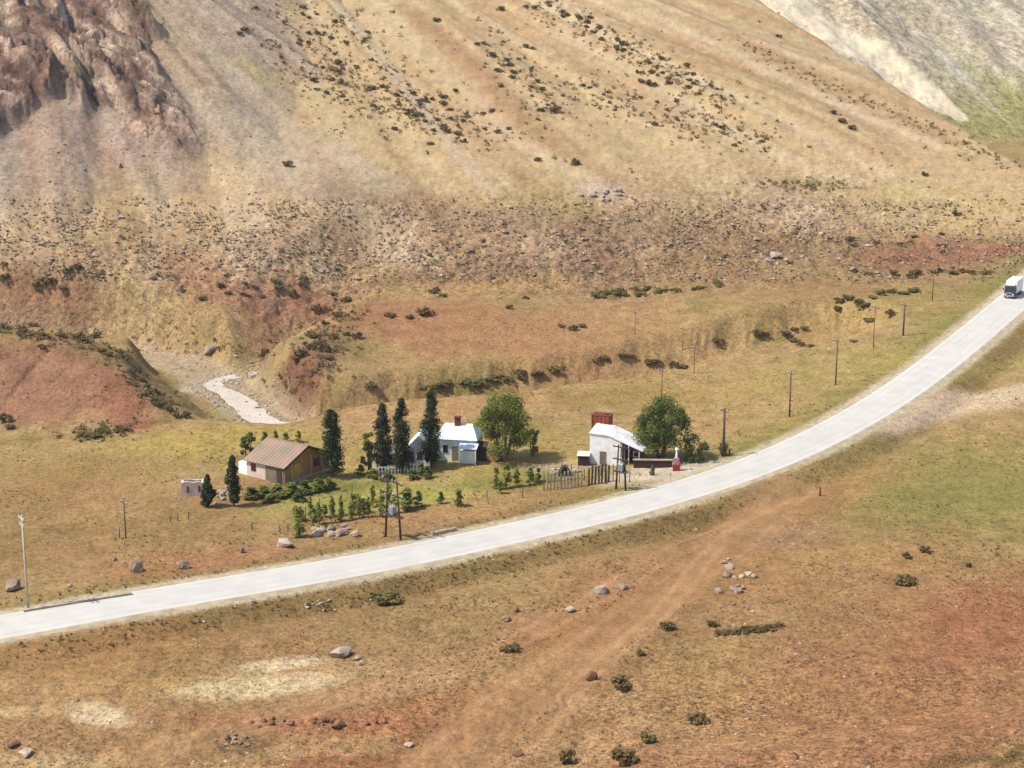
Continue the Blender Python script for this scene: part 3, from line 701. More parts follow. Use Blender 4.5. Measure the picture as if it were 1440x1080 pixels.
# shrubs: shared meshes
def shrubmesh(seed, m):
    rg = random.Random(seed); cs = []
    for i in range(11):
        an = rg.random() * 6.28; rr = .42 * math.sqrt(rg.random()); cs.append((math.cos(an) * rr, math.sin(an) * rr, .16 + .42 * rg.random() * (1 - rr), rg.uniform(.13, .24)))
    mb = MB(); leafset(mb, cs, 380, .075, 1., .85, rg)
    for i in range(7):
        an = rg.random() * 6.28; mb.tube((0, 0, -.12), (math.cos(an) * .3, math.sin(an) * .3, .45), .02, .008, 4, False)
    return leafmesh('shrub', mb, M[m])
SH = [shrubmesh(60 + i, 'shrub') for i in range(6)]; SG = [shrubmesh(80 + i, 'greenshrub') for i in range(5)]
NSH = 0
def shrub(p, w, h, label, group, green=False, rg=rnd):
    global NSH; NSH += 1
    o = linkmesh('shrub', (SG if green else SH)[rg.randrange(5)]); o.location = p; o.rotation_euler = (0, 0, rg.random() * 6.28); o.scale = (w, w, h / .72)
    tag(o, label, 'shrub', group); return o
def shrubs_px(lst, label, group, green=False, hr=.72):
    pts = at([a[0] for a in lst], [a[1] for a in lst])
    for a, p in zip(lst, pts):
        w = a[2] / ppm(p); shrub(Vector(p) - Vector((0, 0, .05)), w * 1.15, w * hr * rnd.uniform(.8, 1.15), label, group, green)
def along(pts, n, ju, jv, w0, w1, rg=rnd):
    out = []; P_ = [Vector(p) for p in pts]; seg = [(b - a).length for a, b in zip(P_, P_[1:])]; tot = sum(seg)
    for i in range(n):
        d = tot * (i + rg.random()) / n
        for a, b, l in zip(P_, P_[1:], seg):
            if d <= l: q = a.lerp(b, d / l); break
            d -= l
        else: q = P_[-1]
        out.append((q.x + rg.gauss(0, ju), q.y + rg.gauss(0, jv), rg.uniform(w0, w1)))
    return out
rnd = random.Random(31)
hill = [(405, 232, 14), (345, 43, 12), (337, 48, 9), (780, 157, 17), (760, 157, 12), (627, 184, 14), (609, 184, 8), (652, 200, 9), (605, 203, 9), (555, 183, 9), (1170, 160, 10), (1185, 172, 13), (1200, 182, 12), (915, 120, 14), (902, 116, 10), (808, 231, 12), (755, 226, 11), (1095, 52, 10),
        (690, 80, 12), (718, 92, 9), (700, 100, 10), (720, 110, 9), (705, 122, 8), (738, 67, 9), (750, 69, 8), (1032, 205, 8), (1300, 246, 9), (1345, 302, 12), (614, 30, 10), (703, 15, 11), (770, 5, 8)]
shrubs_px(hill, 'dark round shrub alone or nearly alone on the open tan mountain slope', 'scattered shrubs on the open mountain slope')
hb = (along([(385, 10), (470, 40), (520, 70)], 16, 22, 16, 5, 9) + along([(400, 60), (480, 100), (560, 130)], 20, 22, 16, 5, 9) + along([(440, 100), (540, 150), (600, 160)], 20, 18, 10, 5, 10) +
      along([(560, 130), (620, 150), (685, 180)], 26, 18, 10, 6, 11))
shrubs_px(hb, 'dark shrub in the dense thicket on the upper tan slope', 'thicket shrubs on the upper tan slope')
hb = along([(690, 55), (740, 110), (775, 150)], 14, 12, 10, 5, 10) + along([(755, 8), (840, 45), (900, 85), (960, 110), (1010, 140)], 40, 12, 8, 6, 10) + along([(800, 115), (900, 150), (1000, 175), (1075, 195)], 22, 16, 9, 5, 8)
shrubs_px(hb, 'dark shrub in the long diagonal line down the tan slope', 'shrubs in diagonal lines down the tan slope')
shrubs_px(along([(832, 418), (870, 412), (925, 408)], 9, 5, 4, 14, 24), 'green meadow bush in the row below the rubble', 'green bushes in the row below the rubble', True, .5)
shrubs_px(along([(940, 412), (990, 402), (1020, 398)], 6, 4, 3, 10, 16), 'small olive bush at the upper edge of the right meadow', 'bushes at the upper meadow edge', True, .5)
shrubs_px([(1180, 424, 14), (1192, 420, 16), (1205, 424, 16), (1216, 430, 12), (1178, 436, 12), (1228, 420, 12), (1238, 415, 14), (1254, 412, 14), (1270, 414, 16), (1285, 411, 16), (1210, 432, 14)], 'dark green bush in the cluster between the far poles', 'bush cluster between the far poles', True, .6)
shrubs_px([(1062, 471, 18), (1075, 470, 14), (1103, 470, 16), (1118, 464, 12), (1132, 462, 12), (1118, 480, 14), (1126, 486, 12), (1138, 488, 12), (1008, 480, 18), (1200, 481, 10), (1222, 452, 14), (1255, 443, 20)], 'dark low bush scattered on the right meadow', 'bushes scattered on the right meadow', False, .5)
shrubs_px(along([(585, 546), (640, 541), (700, 534), (780, 521)], 17, 5, 2, 12, 24), 'low bush on the little step in the meadow behind the farm', 'bushes on the meadow step behind the farm', True, .4)
shrubs_px(along([(830, 505), (880, 504), (930, 512), (965, 522)], 10, 4, 2, 10, 16), 'low dark bush in the line behind the roadside store', 'bushes in the line behind the roadside store', False, .5)
shrubs_px([(612, 412, 16), (622, 418, 12), (600, 442, 22), (575, 448, 12), (718, 434, 12), (738, 420, 10), (790, 460, 10), (805, 464, 14), (820, 460, 10), (548, 446, 16), (520, 545, 18)], 'dark bush scattered on the red swell of the far terrace', 'bushes on the red swell of the terrace', False, .6)
shrubs_px(along([(500, 418), (470, 440), (440, 480), (410, 505), (490, 470), (445, 520)], 16, 8, 8, 10, 20), 'dark bush on the eroded right bank of the gorge', 'bushes on the right bank of the gorge', False, .7)
shrubs_px(along([(0, 460), (70, 470), (130, 482), (170, 505), (200, 545), (225, 572), (260, 582)], 26, 5, 4, 10, 18), 'dark bush along the crest of the red mound on the left', 'bushes along the crest of the red mound', False, .7)
shrubs_px(along([(0, 375), (60, 395), (110, 380)], 9, 10, 8, 10, 16) + [(8, 592, 22), (14, 602, 14), (60, 490, 12)], 'dark bush at the far left of the valley', 'bushes at the far left of the valley', False, .7)
shrubs_px(along([(105, 612), (140, 618), (180, 600)], 7, 6, 3, 14, 22), 'olive bush in the hollow at the foot of the red mound', 'bushes at the foot of the red mound', True, .5)
shrubs_px(along([(280, 400), (330, 410), (400, 405), (470, 400)], 14, 14, 10, 8, 14), 'dark bush dotted over the red bank above the river', 'bushes on the red bank above the river', False, .7)
shrubs_px(along([(1185, 384), (1260, 388), (1330, 384), (1400, 384)], 10, 10, 2, 10, 18) + along([(1150, 350), (1260, 335), (1330, 340)], 8, 20, 5, 9, 16), 'dark bush along the red bank at the mountain foot', 'bushes along the red bank at the mountain foot', False, .5)
for (u, v, w, h, lab) in ((1272, 822, 30, 22, 'round dark shrub alone on the right foreground slope'), (875, 966, 32, 22, 'dark tufted shrub in the middle of the foreground stones'), (983, 1017, 30, 22, 'dark shrub right of the bottom centre of the picture'),
        (912, 1043, 28, 20, 'olive shrub just above the largest bottom shrub'), (880, 1074, 40, 32, 'largest bushy shrub at the bottom edge of the picture'), (802, 1074, 28, 30, 'upright shrub at the bottom edge left of the largest one'),
        (1003, 880, 18, 12, 'small dark shrub left of the dark scrub strip'), (1276, 784, 16, 11, 'small dark shrub leftmost of the upper right foreground row'), (1301, 777, 18, 14, 'brown shrub second in the upper right foreground row'), (1362, 797, 9, 10, 'tiny dark shrub at the right end of the foreground row'),
        (935, 884, 26, 16, 'brownish shrub beside the dirt track'), (718, 914, 28, 15, 'flat brown shrub between the two dirt tracks'), (900, 922, 14, 12, 'little dark shrub below the dirt track bend'), (545, 848, 44, 20, 'green bush in the ditch below the road'),
        (1020, 640, 16, 26, 'dark bush around the foot of the thick pole')):
    p = P(u, v); s = ppm(p); shrub(p - Vector((0, 0, .06)), w / s * 1.0, h / s * .9, lab, None, 'green' in lab or 'olive' in lab)
shrubs_px([(1014, 893, 20), (1030, 890, 22), (1048, 888, 22), (1066, 886, 22), (1084, 884, 20), (1098, 881, 16)], 'low scrub clump in the dark strip on the foreground slope', 'dark scrub strip on the foreground slope', False, .4)

# ------------------------------------------------------------------ boulders and stones
def rockmesh(seed, m, sub=2):
    rg = random.Random(seed); bm = bmesh.new(); bmesh.ops.create_icosphere(bm, subdivisions=sub, radius=.5)
    cuts = [(Vector((rg.gauss(0, 1), rg.gauss(0, 1), rg.gauss(0, .8))).normalized(), rg.uniform(.22, .40)) for _ in range(13)]
    ox, oy = rg.random() * 50, rg.random() * 50
    for v in bm.verts:
        for n, d in cuts:
            k = v.co.dot(n)
            if k > d: v.co -= n * (k - d)
        v.co *= 1 + .22 * float(noise(v.co.x * 4 + ox, v.co.y * 4 + v.co.z * 3 + oy))
    me = bpy.data.meshes.new('boulder'); bm.to_mesh(me); bm.free(); me.materials.append(m); return me
RK = {k: [rockmesh(s0 + i, M[k], 2) for i in range(5)] for k, s0 in (('rock', 100), ('palerock', 120), ('redrock', 140))}
def boulder(u, v, w, h, label, group=None, kind='rock', rg=rnd, p=None):
    p = P(u, v) if p is None else Vector(p); s = ppm(p)
    o = linkmesh('boulder', RK[kind][rg.randrange(5)]); o.rotation_euler = (rg.uniform(-.2, .2), rg.uniform(-.2, .2), rg.random() * 6.28)
    o.scale = (w / s * 1.15, w / s * rg.uniform(.7, 1.05), h / s * 1.1); o.location = p + Vector((0, .25 * w / s, h / s * .18)); return tag(o, label, 'boulder', group)
for a in ((15, 832, 34, 24, 'big grey boulder at the left edge near the pale pole'), (97, 826, 12, 9, 'small pale boulder right of the pale pole'), (190, 805, 26, 22, 'round pale topped boulder in the left meadow'),
          (257, 800, 24, 15, 'dark flat boulder right of the round pale topped one'), (340, 778, 10, 13, 'small upright dark boulder near the road'), (161, 789, 9, 7, 'tiny white boulder beside the round pale topped one'), (398, 771, 34, 16, 'flat tan boulder left of the stone heap', None, 'palerock'),
          (252, 411, 19, 24, 'large two tone boulder high on the red river bank'), (297, 496, 36, 16, 'wide dark boulder left of the pair above the river'), (368, 499, 36, 16, 'wide brown boulder right of the pair above the river', None, 'redrock'),
          (168, 236, 9, 11, 'white boulder alone on the grey scree'), (1090, 363, 22, 15, 'pale block boulder at the foot of the mountain', None, 'palerock'), (362, 576, 15, 6, 'dark boulder lying in the river', None, 'redrock'), (347, 567, 7, 4, 'little stone in the river upstream of the dark boulder', None, 'redrock'),
          (480, 926, 34, 20, 'pale foreground boulder above the bare sandy patch', None, 'palerock'), (503, 929, 14, 9, 'small pale boulder right beside the pale foreground one', None, 'palerock'), (845, 835, 34, 17, 'pale broken boulder beside the bend of the dirt track', None, 'palerock'), (875, 829, 20, 12, 'dark boulder right beside the pale broken one'),
          (803, 861, 18, 13, 'pinkish boulder left below the pale broken one', None, 'palerock'), (711, 874, 16, 11, 'flat tan boulder left of the dirt track'), (726, 861, 14, 11, 'brown boulder just behind the flat tan one', None, 'redrock'), (832, 958, 20, 20, 'red and white mottled boulder left of the tufted shrub', None, 'redrock'),
          (575, 1052, 16, 10, 'pinkish boulder near the bottom edge', None, 'palerock'), (476, 1026, 26, 16, 'red brown boulder on the red earth strip', None, 'redrock'), (34, 1064, 24, 14, 'pale boulder in the lower left corner', None, 'palerock'), (14, 1052, 30, 14, 'dark red boulder in the lower left corner', None, 'redrock'),
          (727, 1064, 22, 14, 'dark red boulder at the bottom centre', None, 'redrock'), (1230, 950, 12, 9, 'small dark boulder in the right foreground stones')):
    boulder(*a[:5], a[5] if len(a) > 5 else None, a[6] if len(a) > 6 else 'rock')
def heap(cu, cv, du, dv, n, w0, w1, label, group, kinds=('rock', 'palerock')):
    us = [cu + rnd.gauss(0, .5) * du for _ in range(n)]; vs = [cv + rnd.gauss(0, .5) * dv for _ in range(n)]
    for p in at(us, vs):
        w = rnd.uniform(w0, w1); boulder(0, 0, w, w * rnd.uniform(.5, .8), label, group, kinds[rnd.randrange(len(kinds))], p=p)
heap(468, 750, 34, 8, 16, 9, 20, 'rough stone in the heap behind the road shoulder', 'stones of the heap by the road')
heap(1034, 820, 24, 34, 18, 7, 16, 'stone in the loose heap on the right foreground slope', 'stones of the foreground heap')
heap(850, 276, 24, 10, 14, 8, 16, 'pale block in the rock fall on the tan slope', 'blocks of the pale rock fall', ('palerock',))
heap(330, 1046, 30, 9, 16, 6, 12, 'dark stone in the heap near the bottom left', 'stones of the lower left heap', ('redrock', 'rock'))
heap(420, 1018, 120, 7, 22, 7, 15, 'red clod along the red earth strip in the foreground', 'clods of the red earth strip', ('redrock',))
heap(440, 853, 36, 7, 9, 5, 9, 'white stone in the verge below the road', 'white stones below the road', ('palerock',))
heap(1080, 366, 70, 12, 18, 6, 13, 'rock in the scatter at the right mountain foot', 'rocks at the right mountain foot')
bandp = [(u, 300 + 75 * rnd.random() + (40 if u < 500 else 0) - .02 * u) for u in [rnd.uniform(120, 1440) for _ in range(70)]]
for p in at([b[0] for b in bandp], [b[1] for b in bandp]):
    w = rnd.uniform(5, 11); boulder(0, 0, w, w * rnd.uniform(.5, .8), 'rock lying in the wide rubble belt below the mountain', 'rocks of the rubble belt', ('rock', 'palerock', 'redrock')[rnd.randrange(3)], p=p)
# loose stones that nobody could count
def stones(name, pts, smin_, smax_, m, label, rg):
    mb = MB()
    for p in pts:
        s = rg.uniform(smin_, smax_) * (1 + (rg.random() ** 6) * 1.2); k = [rg.uniform(.6, 1.2) for _ in range(6)]
        a = rg.random() * 6.28; ca, sa = math.cos(a) * s, math.sin(a) * s
        pts6 = [(ca * k[0], sa * k[0], 0), (-sa * k[1], ca * k[1], .1 * s), (-ca * k[2], -sa * k[2], 0), (sa * k[3], -ca * k[3], .1 * s), (ca * .2, sa * .2, s * .75 * k[4]), (0, 0, -s * .5)]
        mb.add([(p[0] + q[0], p[1] + q[1], p[2] + q[2] + s * .1) for q in pts6], [(0, 1, 4), (1, 2, 4), (2, 3, 4), (3, 0, 4), (1, 0, 5), (2, 1, 5), (3, 2, 5), (0, 3, 5)])
    o = linkmesh(name, leafmesh(name, mb, m)); tag(o, label, None, kind='stuff')
rg = np.random.RandomState(3)
def scatter(n, u0, u1, v0, v1, dens=None):
    u = rg.uniform(u0, u1, n); v = rg.uniform(v0, v1, n)
    p = at(u, v); 
    if dens is not None: p = p[rg.rand(n) < dens(p[:, 0], p[:, 1])]
    if len(p): 
        d = polydist(p[:, 0], p[:, 1], ROADX)[0]; p = p[d > RW + 1.2]
        for T, w_, k_ in TRK[:1]: p = p[polydist(p[:, 0], p[:, 1], [tuple(q) for q in catmull(T, 5)])[0] > w_ * .85]
    return p
r5 = random.Random(9)
def streamside(n):
    k = rg.randint(0, int(sel.sum()) - 1, n); b = wv[sel][k]; a = rg.rand(n) * 6.28; d = 2.2 + np.abs(rg.randn(n)) * 2.2
    q = b + np.stack([np.cos(a) * d, np.sin(a) * d, 0 * d], -1); q[:, 2] = gz(q[:, 0], q[:, 1]); return q
clump = lambda x, y: np.clip(.35 + 1.2 * fbm(x / 9, y / 9, 3), .05, 1)
stones('belt_rubble', scatter(5200, -60, 1500, 285, 395, clump), .16, .5, M['rock'], 'stony rubble belt at the foot of the mountain', r5)
stones('pale_rubble', scatter(1300, -60, 1500, 285, 395, clump), .16, .5, M['palerock'], 'pale rubble among the belt at the foot of the mountain', r5)
stones('foreground_rubble', scatter(9000, 480, 1500, 790, 1100, clump), .05, .17, M['redrock'], 'small reddish rubble on the right foreground slope', r5)
stones('light_rubble', scatter(3000, -40, 1500, 730, 1100, clump), .05, .16, M['palerock'], 'small pale rubble in the foreground', r5)
stones('scree_rubble', scatter(1300, -40, 480, 170, 330, clump), .10, .3, M['rock'], 'loose rubble on the grey scree', r5)
# small scrub between the shrubs of the mountain thickets
sp = along([(385, 10), (470, 40), (520, 70)], 130, 34, 26, 1, 2) + along([(400, 60), (480, 100), (560, 130)], 200, 34, 24, 1, 2) + along([(440, 100), (540, 150), (690, 190)], 320, 28, 16, 1, 2) + along([(690, 55), (740, 110), (790, 160)], 110, 20, 16, 1, 2) \
    + along([(755, 8), (840, 45), (960, 110), (1030, 150)], 300, 20, 12, 1, 2) + along([(800, 115), (900, 150), (1075, 200)], 240, 24, 12, 1, 2) + along([(1040, 60), (1150, 120), (1300, 175), (1430, 235)], 160, 10, 6, 1, 2) + along([(1060, 258), (1190, 262)], 80, 22, 5, 1, 2) + along([(300, 0), (700, 120), (1300, 260)], 160, 120, 70, 1, 2)
mb = MB(); r7 = random.Random(17)
for q in at([a[0] for a in sp], [a[1] for a in sp]):
    z_ = r7.uniform(.3, .5) + .45 * r7.random() ** 3; leafset(mb, [(q[0], q[1], q[2] + z_ * .45, z_)], 16, z_ * .34, 1., .7, r7)
mb2 = MB()
bs_ = along([(500, 420), (462, 455), (430, 490)], 130, 24, 16, 1, 2) + along([(470, 480), (430, 530), (385, 552)], 120, 22, 12, 1, 2) + along([(0, 462), (130, 484), (200, 540), (255, 580)], 170, 8, 6, 1, 2) + along([(210, 470), (330, 500)], 60, 50, 18, 1, 2) + along([(100, 612), (180, 605)], 50, 22, 8, 1, 2)
for q in at([a[0] for a in bs_], [a[1] for a in bs_]):
    z_ = r7.uniform(.25, .45) + .4 * r7.random() ** 3
    if q[2] > -7: leafset(mb2, [(q[0], q[1], q[2] + z_ * .45, z_)], 16, z_ * .34, 1., .7, r7)
tag(linkmesh('bank_scrub', leafmesh('bank_scrub', mb2, M['shrub'])), 'fine brown scrub on the banks of the gorge', None, kind='stuff')
tag(linkmesh('hillside_scrub', leafmesh('hillside_scrub', mb, M['shrub'])), 'fine dark scrub on the tan mountain slope', None, kind='stuff')
stones('stream_gravel', streamside(1600), .08, .34, M['palerock'], 'pale gravel and cobbles along the stream', r5)
# grass tufts
def tufts(name, pts, h0, h1, m, label, rg, n=6):
    mb = MB()
    for p in pts:
        h = rg.uniform(h0, h1); w = h * .16
        for k in range(n):
            a = rg.random() * 6.28; b = rg.random() * 6.28; l = h * rg.uniform(.25, .75); ox, oy = math.cos(b) * h * .3 * rg.random(), math.sin(b) * h * .3 * rg.random()
            x, y, z = p[0] + ox, p[1] + oy, p[2] - .04
            dx, dy = math.cos(a), math.sin(a)
            mb.add([(x - dy * w, y + dx * w, z), (x + dy * w, y - dx * w, z), (x + dx * l, y + dy * l, z + h * rg.uniform(.6, 1))], [(0, 1, 2)])
    o = linkmesh(name, leafmesh(name, mb, m)); tag(o, label, None, kind='stuff')
cl2 = lambda x, y: np.clip(.3 + 1.5 * fbm(x / 12 + 9, y / 12, 3), .03, 1)
tufts('dry_grass', scatter(11000, -40, 1500, 395, 860, cl2), .2, .45, M['drygrass'], 'dry yellow grass over the meadow', r5)
tufts('foreground_grass', scatter(13000, -40, 1500, 780, 1100, cl2), .12, .28, M['drygrass'], 'dry grass in the foreground', r5)
tufts('verge_grass', scatter(5000, -40, 1300, 700, 940, lambda x, y: ss(11, 5, polydist(x, y, ROADX)[0]) * .9), .25, .55, M['shrub'], 'dark grass along the verge below the road', r5)
tufts('belt_scrub', scatter(8500, -60, 1500, 280, 398, clump), .3, .75, M['shrub'], 'brown scrub between the stones of the belt', r5, 7)
tufts('scrub_grass', scatter(2600, -40, 1500, 285, 395, cl2), .3, .8, M['greenshrub'], 'dry olive grass between the stones of the belt', r5, 8)
tufts('stony_grass', scatter(9000, 400, 1500, 780, 1100, cl2), .10, .24, M['shrub'], 'brown grass clumps among the foreground stones', r5, 8)

# ------------------------------------------------------------------ buildings
def slab(mb, a, b, c, d, t):
    """a roof sheet through four corners with thickness t"""
    a, b, c, d = map(Vector, (a, b, c, d)); n = (b - a).cross(d - a).normalized()
    if n.z < 0: n = -n
    mb.add([a, b, c, d, a + n * t, b + n * t, c + n * t, d + n * t], [(0, 3, 2, 1), (4, 5, 6, 7), (0, 1, 5, 4), (1, 2, 6, 5), (2, 3, 7, 6), (3, 0, 4, 7)])
    return n
def seams(mb, a, b, c, d, n, t, count, r=.035):
    a, b, c, d = map(Vector, (a, b, c, d))
    for i in range(count + 1):
        f = i / count; p = a.lerp(b, f); q = d.lerp(c, f); mb.tube(p + n * (t + .005), q + n * (t + .005), r, n=5)
def window(parent, c, w, h, ax, name='window', frame='white', pane='glass', t=.06):
    """ax: 'x' = in a wall facing +-x, 'y' = facing +-y; c on the wall's face"""
    d = (t, w, h) if ax == 'x' else (w, t, h)
    o = MB().box(c, d).build(name, M[frame], parent)
    d2 = (t + .03, w - .16, h - .16) if ax == 'x' else (w - .16, t + .03, h - .16)
    MB().box(c, d2).build('pane', M[pane], o); return o
def door(parent, c, w, h, ax, m='darkwood'):
    d = (.07, w, h) if ax == 'x' else (w, .07, h); o = MB().box(c, d).build('door', M[m], parent)
    k = (.12, .06, .06) if ax == 'x' else (.06, .12, .06)
    MB().box((c[0] + (.0 if ax == 'x' else w * .36), c[1] + (w * .36 if ax == 'x' else 0), c[2]), k).build('handle', M['metal'], o); return o
def gable_house(t, L, W, H, HR, wall, roof, over=.35, nseam=9, gable=None):
    """ridge along local x; gable ends at +-L/2"""
    MB().prism([(-W/2, -.5), (W/2, -.5), (W/2, H), (0, HR), (-W/2, H)], -L/2, L/2, 'X').build('wall', M[wall], t)
    k = (HR - H) / (W / 2); o = over; x0, x1 = -L/2 - o, L/2 + o
    rb = MB()
    for s in (-1, 1):
        a, b, c, d = (x0, 0, HR + .02), (x1, 0, HR + .02), (x1, s * (W/2 + o), H - k * o + .02), (x0, s * (W/2 + o), H - k * o + .02)
        n = slab(rb, a, b, c, d, .08); seams(rb, a, b, c, d, n, .08, nseam)
    rb.box((0, 0, HR + .10), (L + 2 * o, .3, .09))
    return rb.build('roof', M[roof], t)
# house 1: brown gabled house. gable end faces right-front, eave side faces left-front
pc = P(400, 682); th = R(-35)
ax = Vector((math.cos(th), math.sin(th), 0)); ay = Vector((-ax.y, ax.x, 0))
L1, W1 = 6.9, 9.2
ctr = pc - ax * (L1 / 2) + ay * (W1 / 2)
ctr.z = gz(ctr.x, ctr.y).item()
h1 = thing('farmhouse', 'brown gabled farmhouse with weathered pinkish roof on the left of the farm', 'house', ctr, th)
rf = gable_house(h1, L1, W1, 2.5, 4.45, 'pinkplaster', 'pinkroof', .4, 12)
# brown board facing on the gable end, its timber posts, lean-to ochre panel
gb_ = MB(); gb_.prism([(-W1/2 + .05, .25), (W1/2 - .05, .25), (W1/2 - .05, 2.45), (0, 4.36), (-W1/2 + .05, 2.45)], L1/2 + .003, L1/2 + .08, 'X'); gf = gb_.build('gable_boarding', M['brownwood'], h1)
for y in (-3.2, -1.2, .8, 2.9): MB().box((L1/2 + .12, y, 1.6 - abs(y) * .05), (.10, .16, 2.8)).build('gable_post', M['palewood'], gf)
bt = MB()
for s in (-1, 1): slab(bt, (L1/2 + .06, 0, 4.29), (L1/2 + .42, 0, 4.29), (L1/2 + .42, s * (W1/2 + .36), 2.13), (L1/2 + .06, s * (W1/2 + .36), 2.13), .18)
bt.build('bargeboard', M['darkwood'], h1)
MB().box((L1/2 + .10, -2.2, 1.35), (.06, 1.5, 2.0)).build('door', mat('ochre_panel', lin(190, 150, 62, .9), .85, .3, 1.5), h1, label='ochre yellow barn door')
window(h1, (L1/2 + .10, 1.9, 1.7), 1.1, 1.1, 'x', frame='darkwood')
window(h1, (-2.2, -W1/2 - .03, 1.55), .9, 1.1, 'y', frame='redpaint')
MB().box((1.7, -W1/2 - .04, 1.2), (3.3, .08, 2.3)).build('side_wall', M['greyplaster'], h1, label='grey wall panel')  # grey panel over the gable-side half of the eave wall
door(h1, (2.6, -W1/2 - .12, 1.0), .9, 2.0, 'y')
MB().box((-L1/2 - .8, -W1/2 + 1.2, .8), (1.6, 2.4, 2.2)).build('annex', M['white'], h1)
# little shed left
p = P(271, 698); sh = thing('ruined_shed', 'roofless broken pale shed walls left of the dark short poplar', 'ruin', p, R(8))
MB().prism([(-1.45, -.4), (1.45, -.4), (1.45, 1.75), (.7, 2.05), (.1, 1.85), (-.6, 2.1), (-1.45, 1.9)], 0, .3, 'Y').build('wall', M['pinkplaster'], sh); MB().prism([(.303, -.4), (2.4, -.4), (2.4, 1.5), (1.4, 1.95), (.303, 1.8)], -1.45, -1.15, 'X').build('side_wall', M['pinkplaster'], sh); MB().prism([(.303, -.4), (2.4, -.4), (2.4, 1.7), (1.2, 1.4), (.303, 1.7)], 1.15, 1.45, 'X').build('side_wall', M['pinkplaster'], sh); MB().prism([(-1.1, -.4), (1.1, -.4), (1.1, 1.6), (-1.1, 1.8)], 2.1, 2.4, 'Y').build('back_wall', M['pinkplaster'], sh)
for x in (-.6, .9): window(sh, (x, -.03, 1.0), .3, .9, 'y', frame='greyplaster', pane='dark')
# pale ruin between the dark poplars
heap(311, 700, 12, 11, 15, 6, 13, 'whitish block of the tumbled heap between two dark poplars', 'whitish blocks between two dark poplars', ('palerock',))

# house 2: white house
p = P(641, 648); h2 = thing('white_house', 'white tin roofed house with a dark red chimney behind the poplars', 'house', p, R(-10))
s = ppm(p)
Lh = 5.8
MB().box((0, 2.6, 1.35), (Lh, 5.2, 3.7)).build('wall', M['greenwhite'], h2)
rb = MB(); a, b, c, d = (-Lh/2 - .35, -.4, 3.15), (Lh/2 + .3, -.4, 3.15), (Lh/2 - 1.0, 2.7, 4.75), (-Lh/2 + .9, 2.7, 4.75)
n = slab(rb, a, b, c, d, .08); seams(rb, a, b, c, d, n, .08, 9)
slab(rb, (-Lh/2 - .35, 5.6, 3.15), (Lh/2 + .3, 5.6, 3.15), c, d, .08); slab(rb, b, (Lh/2 + .3, 5.6, 3.15), c, c, .08)
slab(rb, a, (-Lh/2 - .35, 5.6, 3.15), d, d, .08); rf = rb.build('roof', M['tin'], h2)
ch = MB(); ch.box((-.2, 2.5, 4.9), (.75, .75, 1.7)); ch.box((-.2, 2.5, 5.8), (.95, .95, .18)); ch.build('chimney', M['brick'], rf)
window(h2, (-1.5, -.03, 1.7), .9, 1.3, 'y', frame='white'); door(h2, (-.1, -.04, 1.05), .95, 2.1, 'y', 'greyplaster'); window(h2, (1.7, -.7, 1.5), .9, 1.0, 'y', frame='white')
pb = MB(); slab(pb, (.7, -1.9, 2.3), (Lh/2 + .5, -1.9, 2.3), (Lh/2 + .5, -.02, 2.75), (.7, -.02, 2.75), .07); po = pb.build('porch_roof', M['tin'], h2)
for x in (.85, Lh/2 + .3): MB().box((x, -1.8, 1.05), (.12, .12, 2.5)).build('porch_post', M['white'], po)
MB().box((1.9, -.55, .9), (2.2, 1.1, 1.9)).build('porch_room', M['greenwhite'], h2)
# white annex with its own peak, seen between the poplars
p = P(590, 655); h2b = thing('white_cottage', 'white peaked cottage seen between the dark poplars', 'house', p, R(-6))
MB().prism([(-1.8, -.5), (1.8, -.5), (1.8, 2.5), (0, 4.4), (-1.8, 2.5)], 0, 4.5, 'Y').build('wall', M['white'], h2b)
rb = MB()
for s_ in (-1, 1):
    a, b, c, d = (0, -.3, 4.42), (0, 4.8, 4.42), (s_ * 2.15, 4.8, 2.15), (s_ * 2.15, -.3, 2.15); n = slab(rb, a, b, c, d, .07); seams(rb, a, b, c, d, n, .07, 6)
rb.build('roof', M['tin'], h2b); window(h2b, (0, -.03, 1.5), .8, 1.2, 'y', frame='greyplaster'); door(h2b, (-1.1, -.04, 1.0), .8, 2.0, 'y', 'greyplaster')
# white long low wing behind left poplars
p = P(548, 658); h2c = thing('white_outbuilding', 'long low white outbuilding hidden behind the left poplars', 'outbuilding', p, R(-4))
MB().box((0, 1.5, .75), (5.2, 3.0, 2.5)).build('wall', M['white'], h2c)
rb = MB(); a, b, c, d = (-2.9, -.3, 2.0), (2.9, -.3, 2.0), (2.9, 3.3, 2.6), (-2.9, 3.3, 2.6); n = slab(rb, a, b, c, d, .07); seams(rb, a, b, c, d, n, .07, 9); rb.build('roof', M['greyplaster'], h2c)
for x in (-1.6, .2, 1.8): window(h2c, (x, -.03, 1.05), .7, 1.0, 'y', frame='greyplaster')
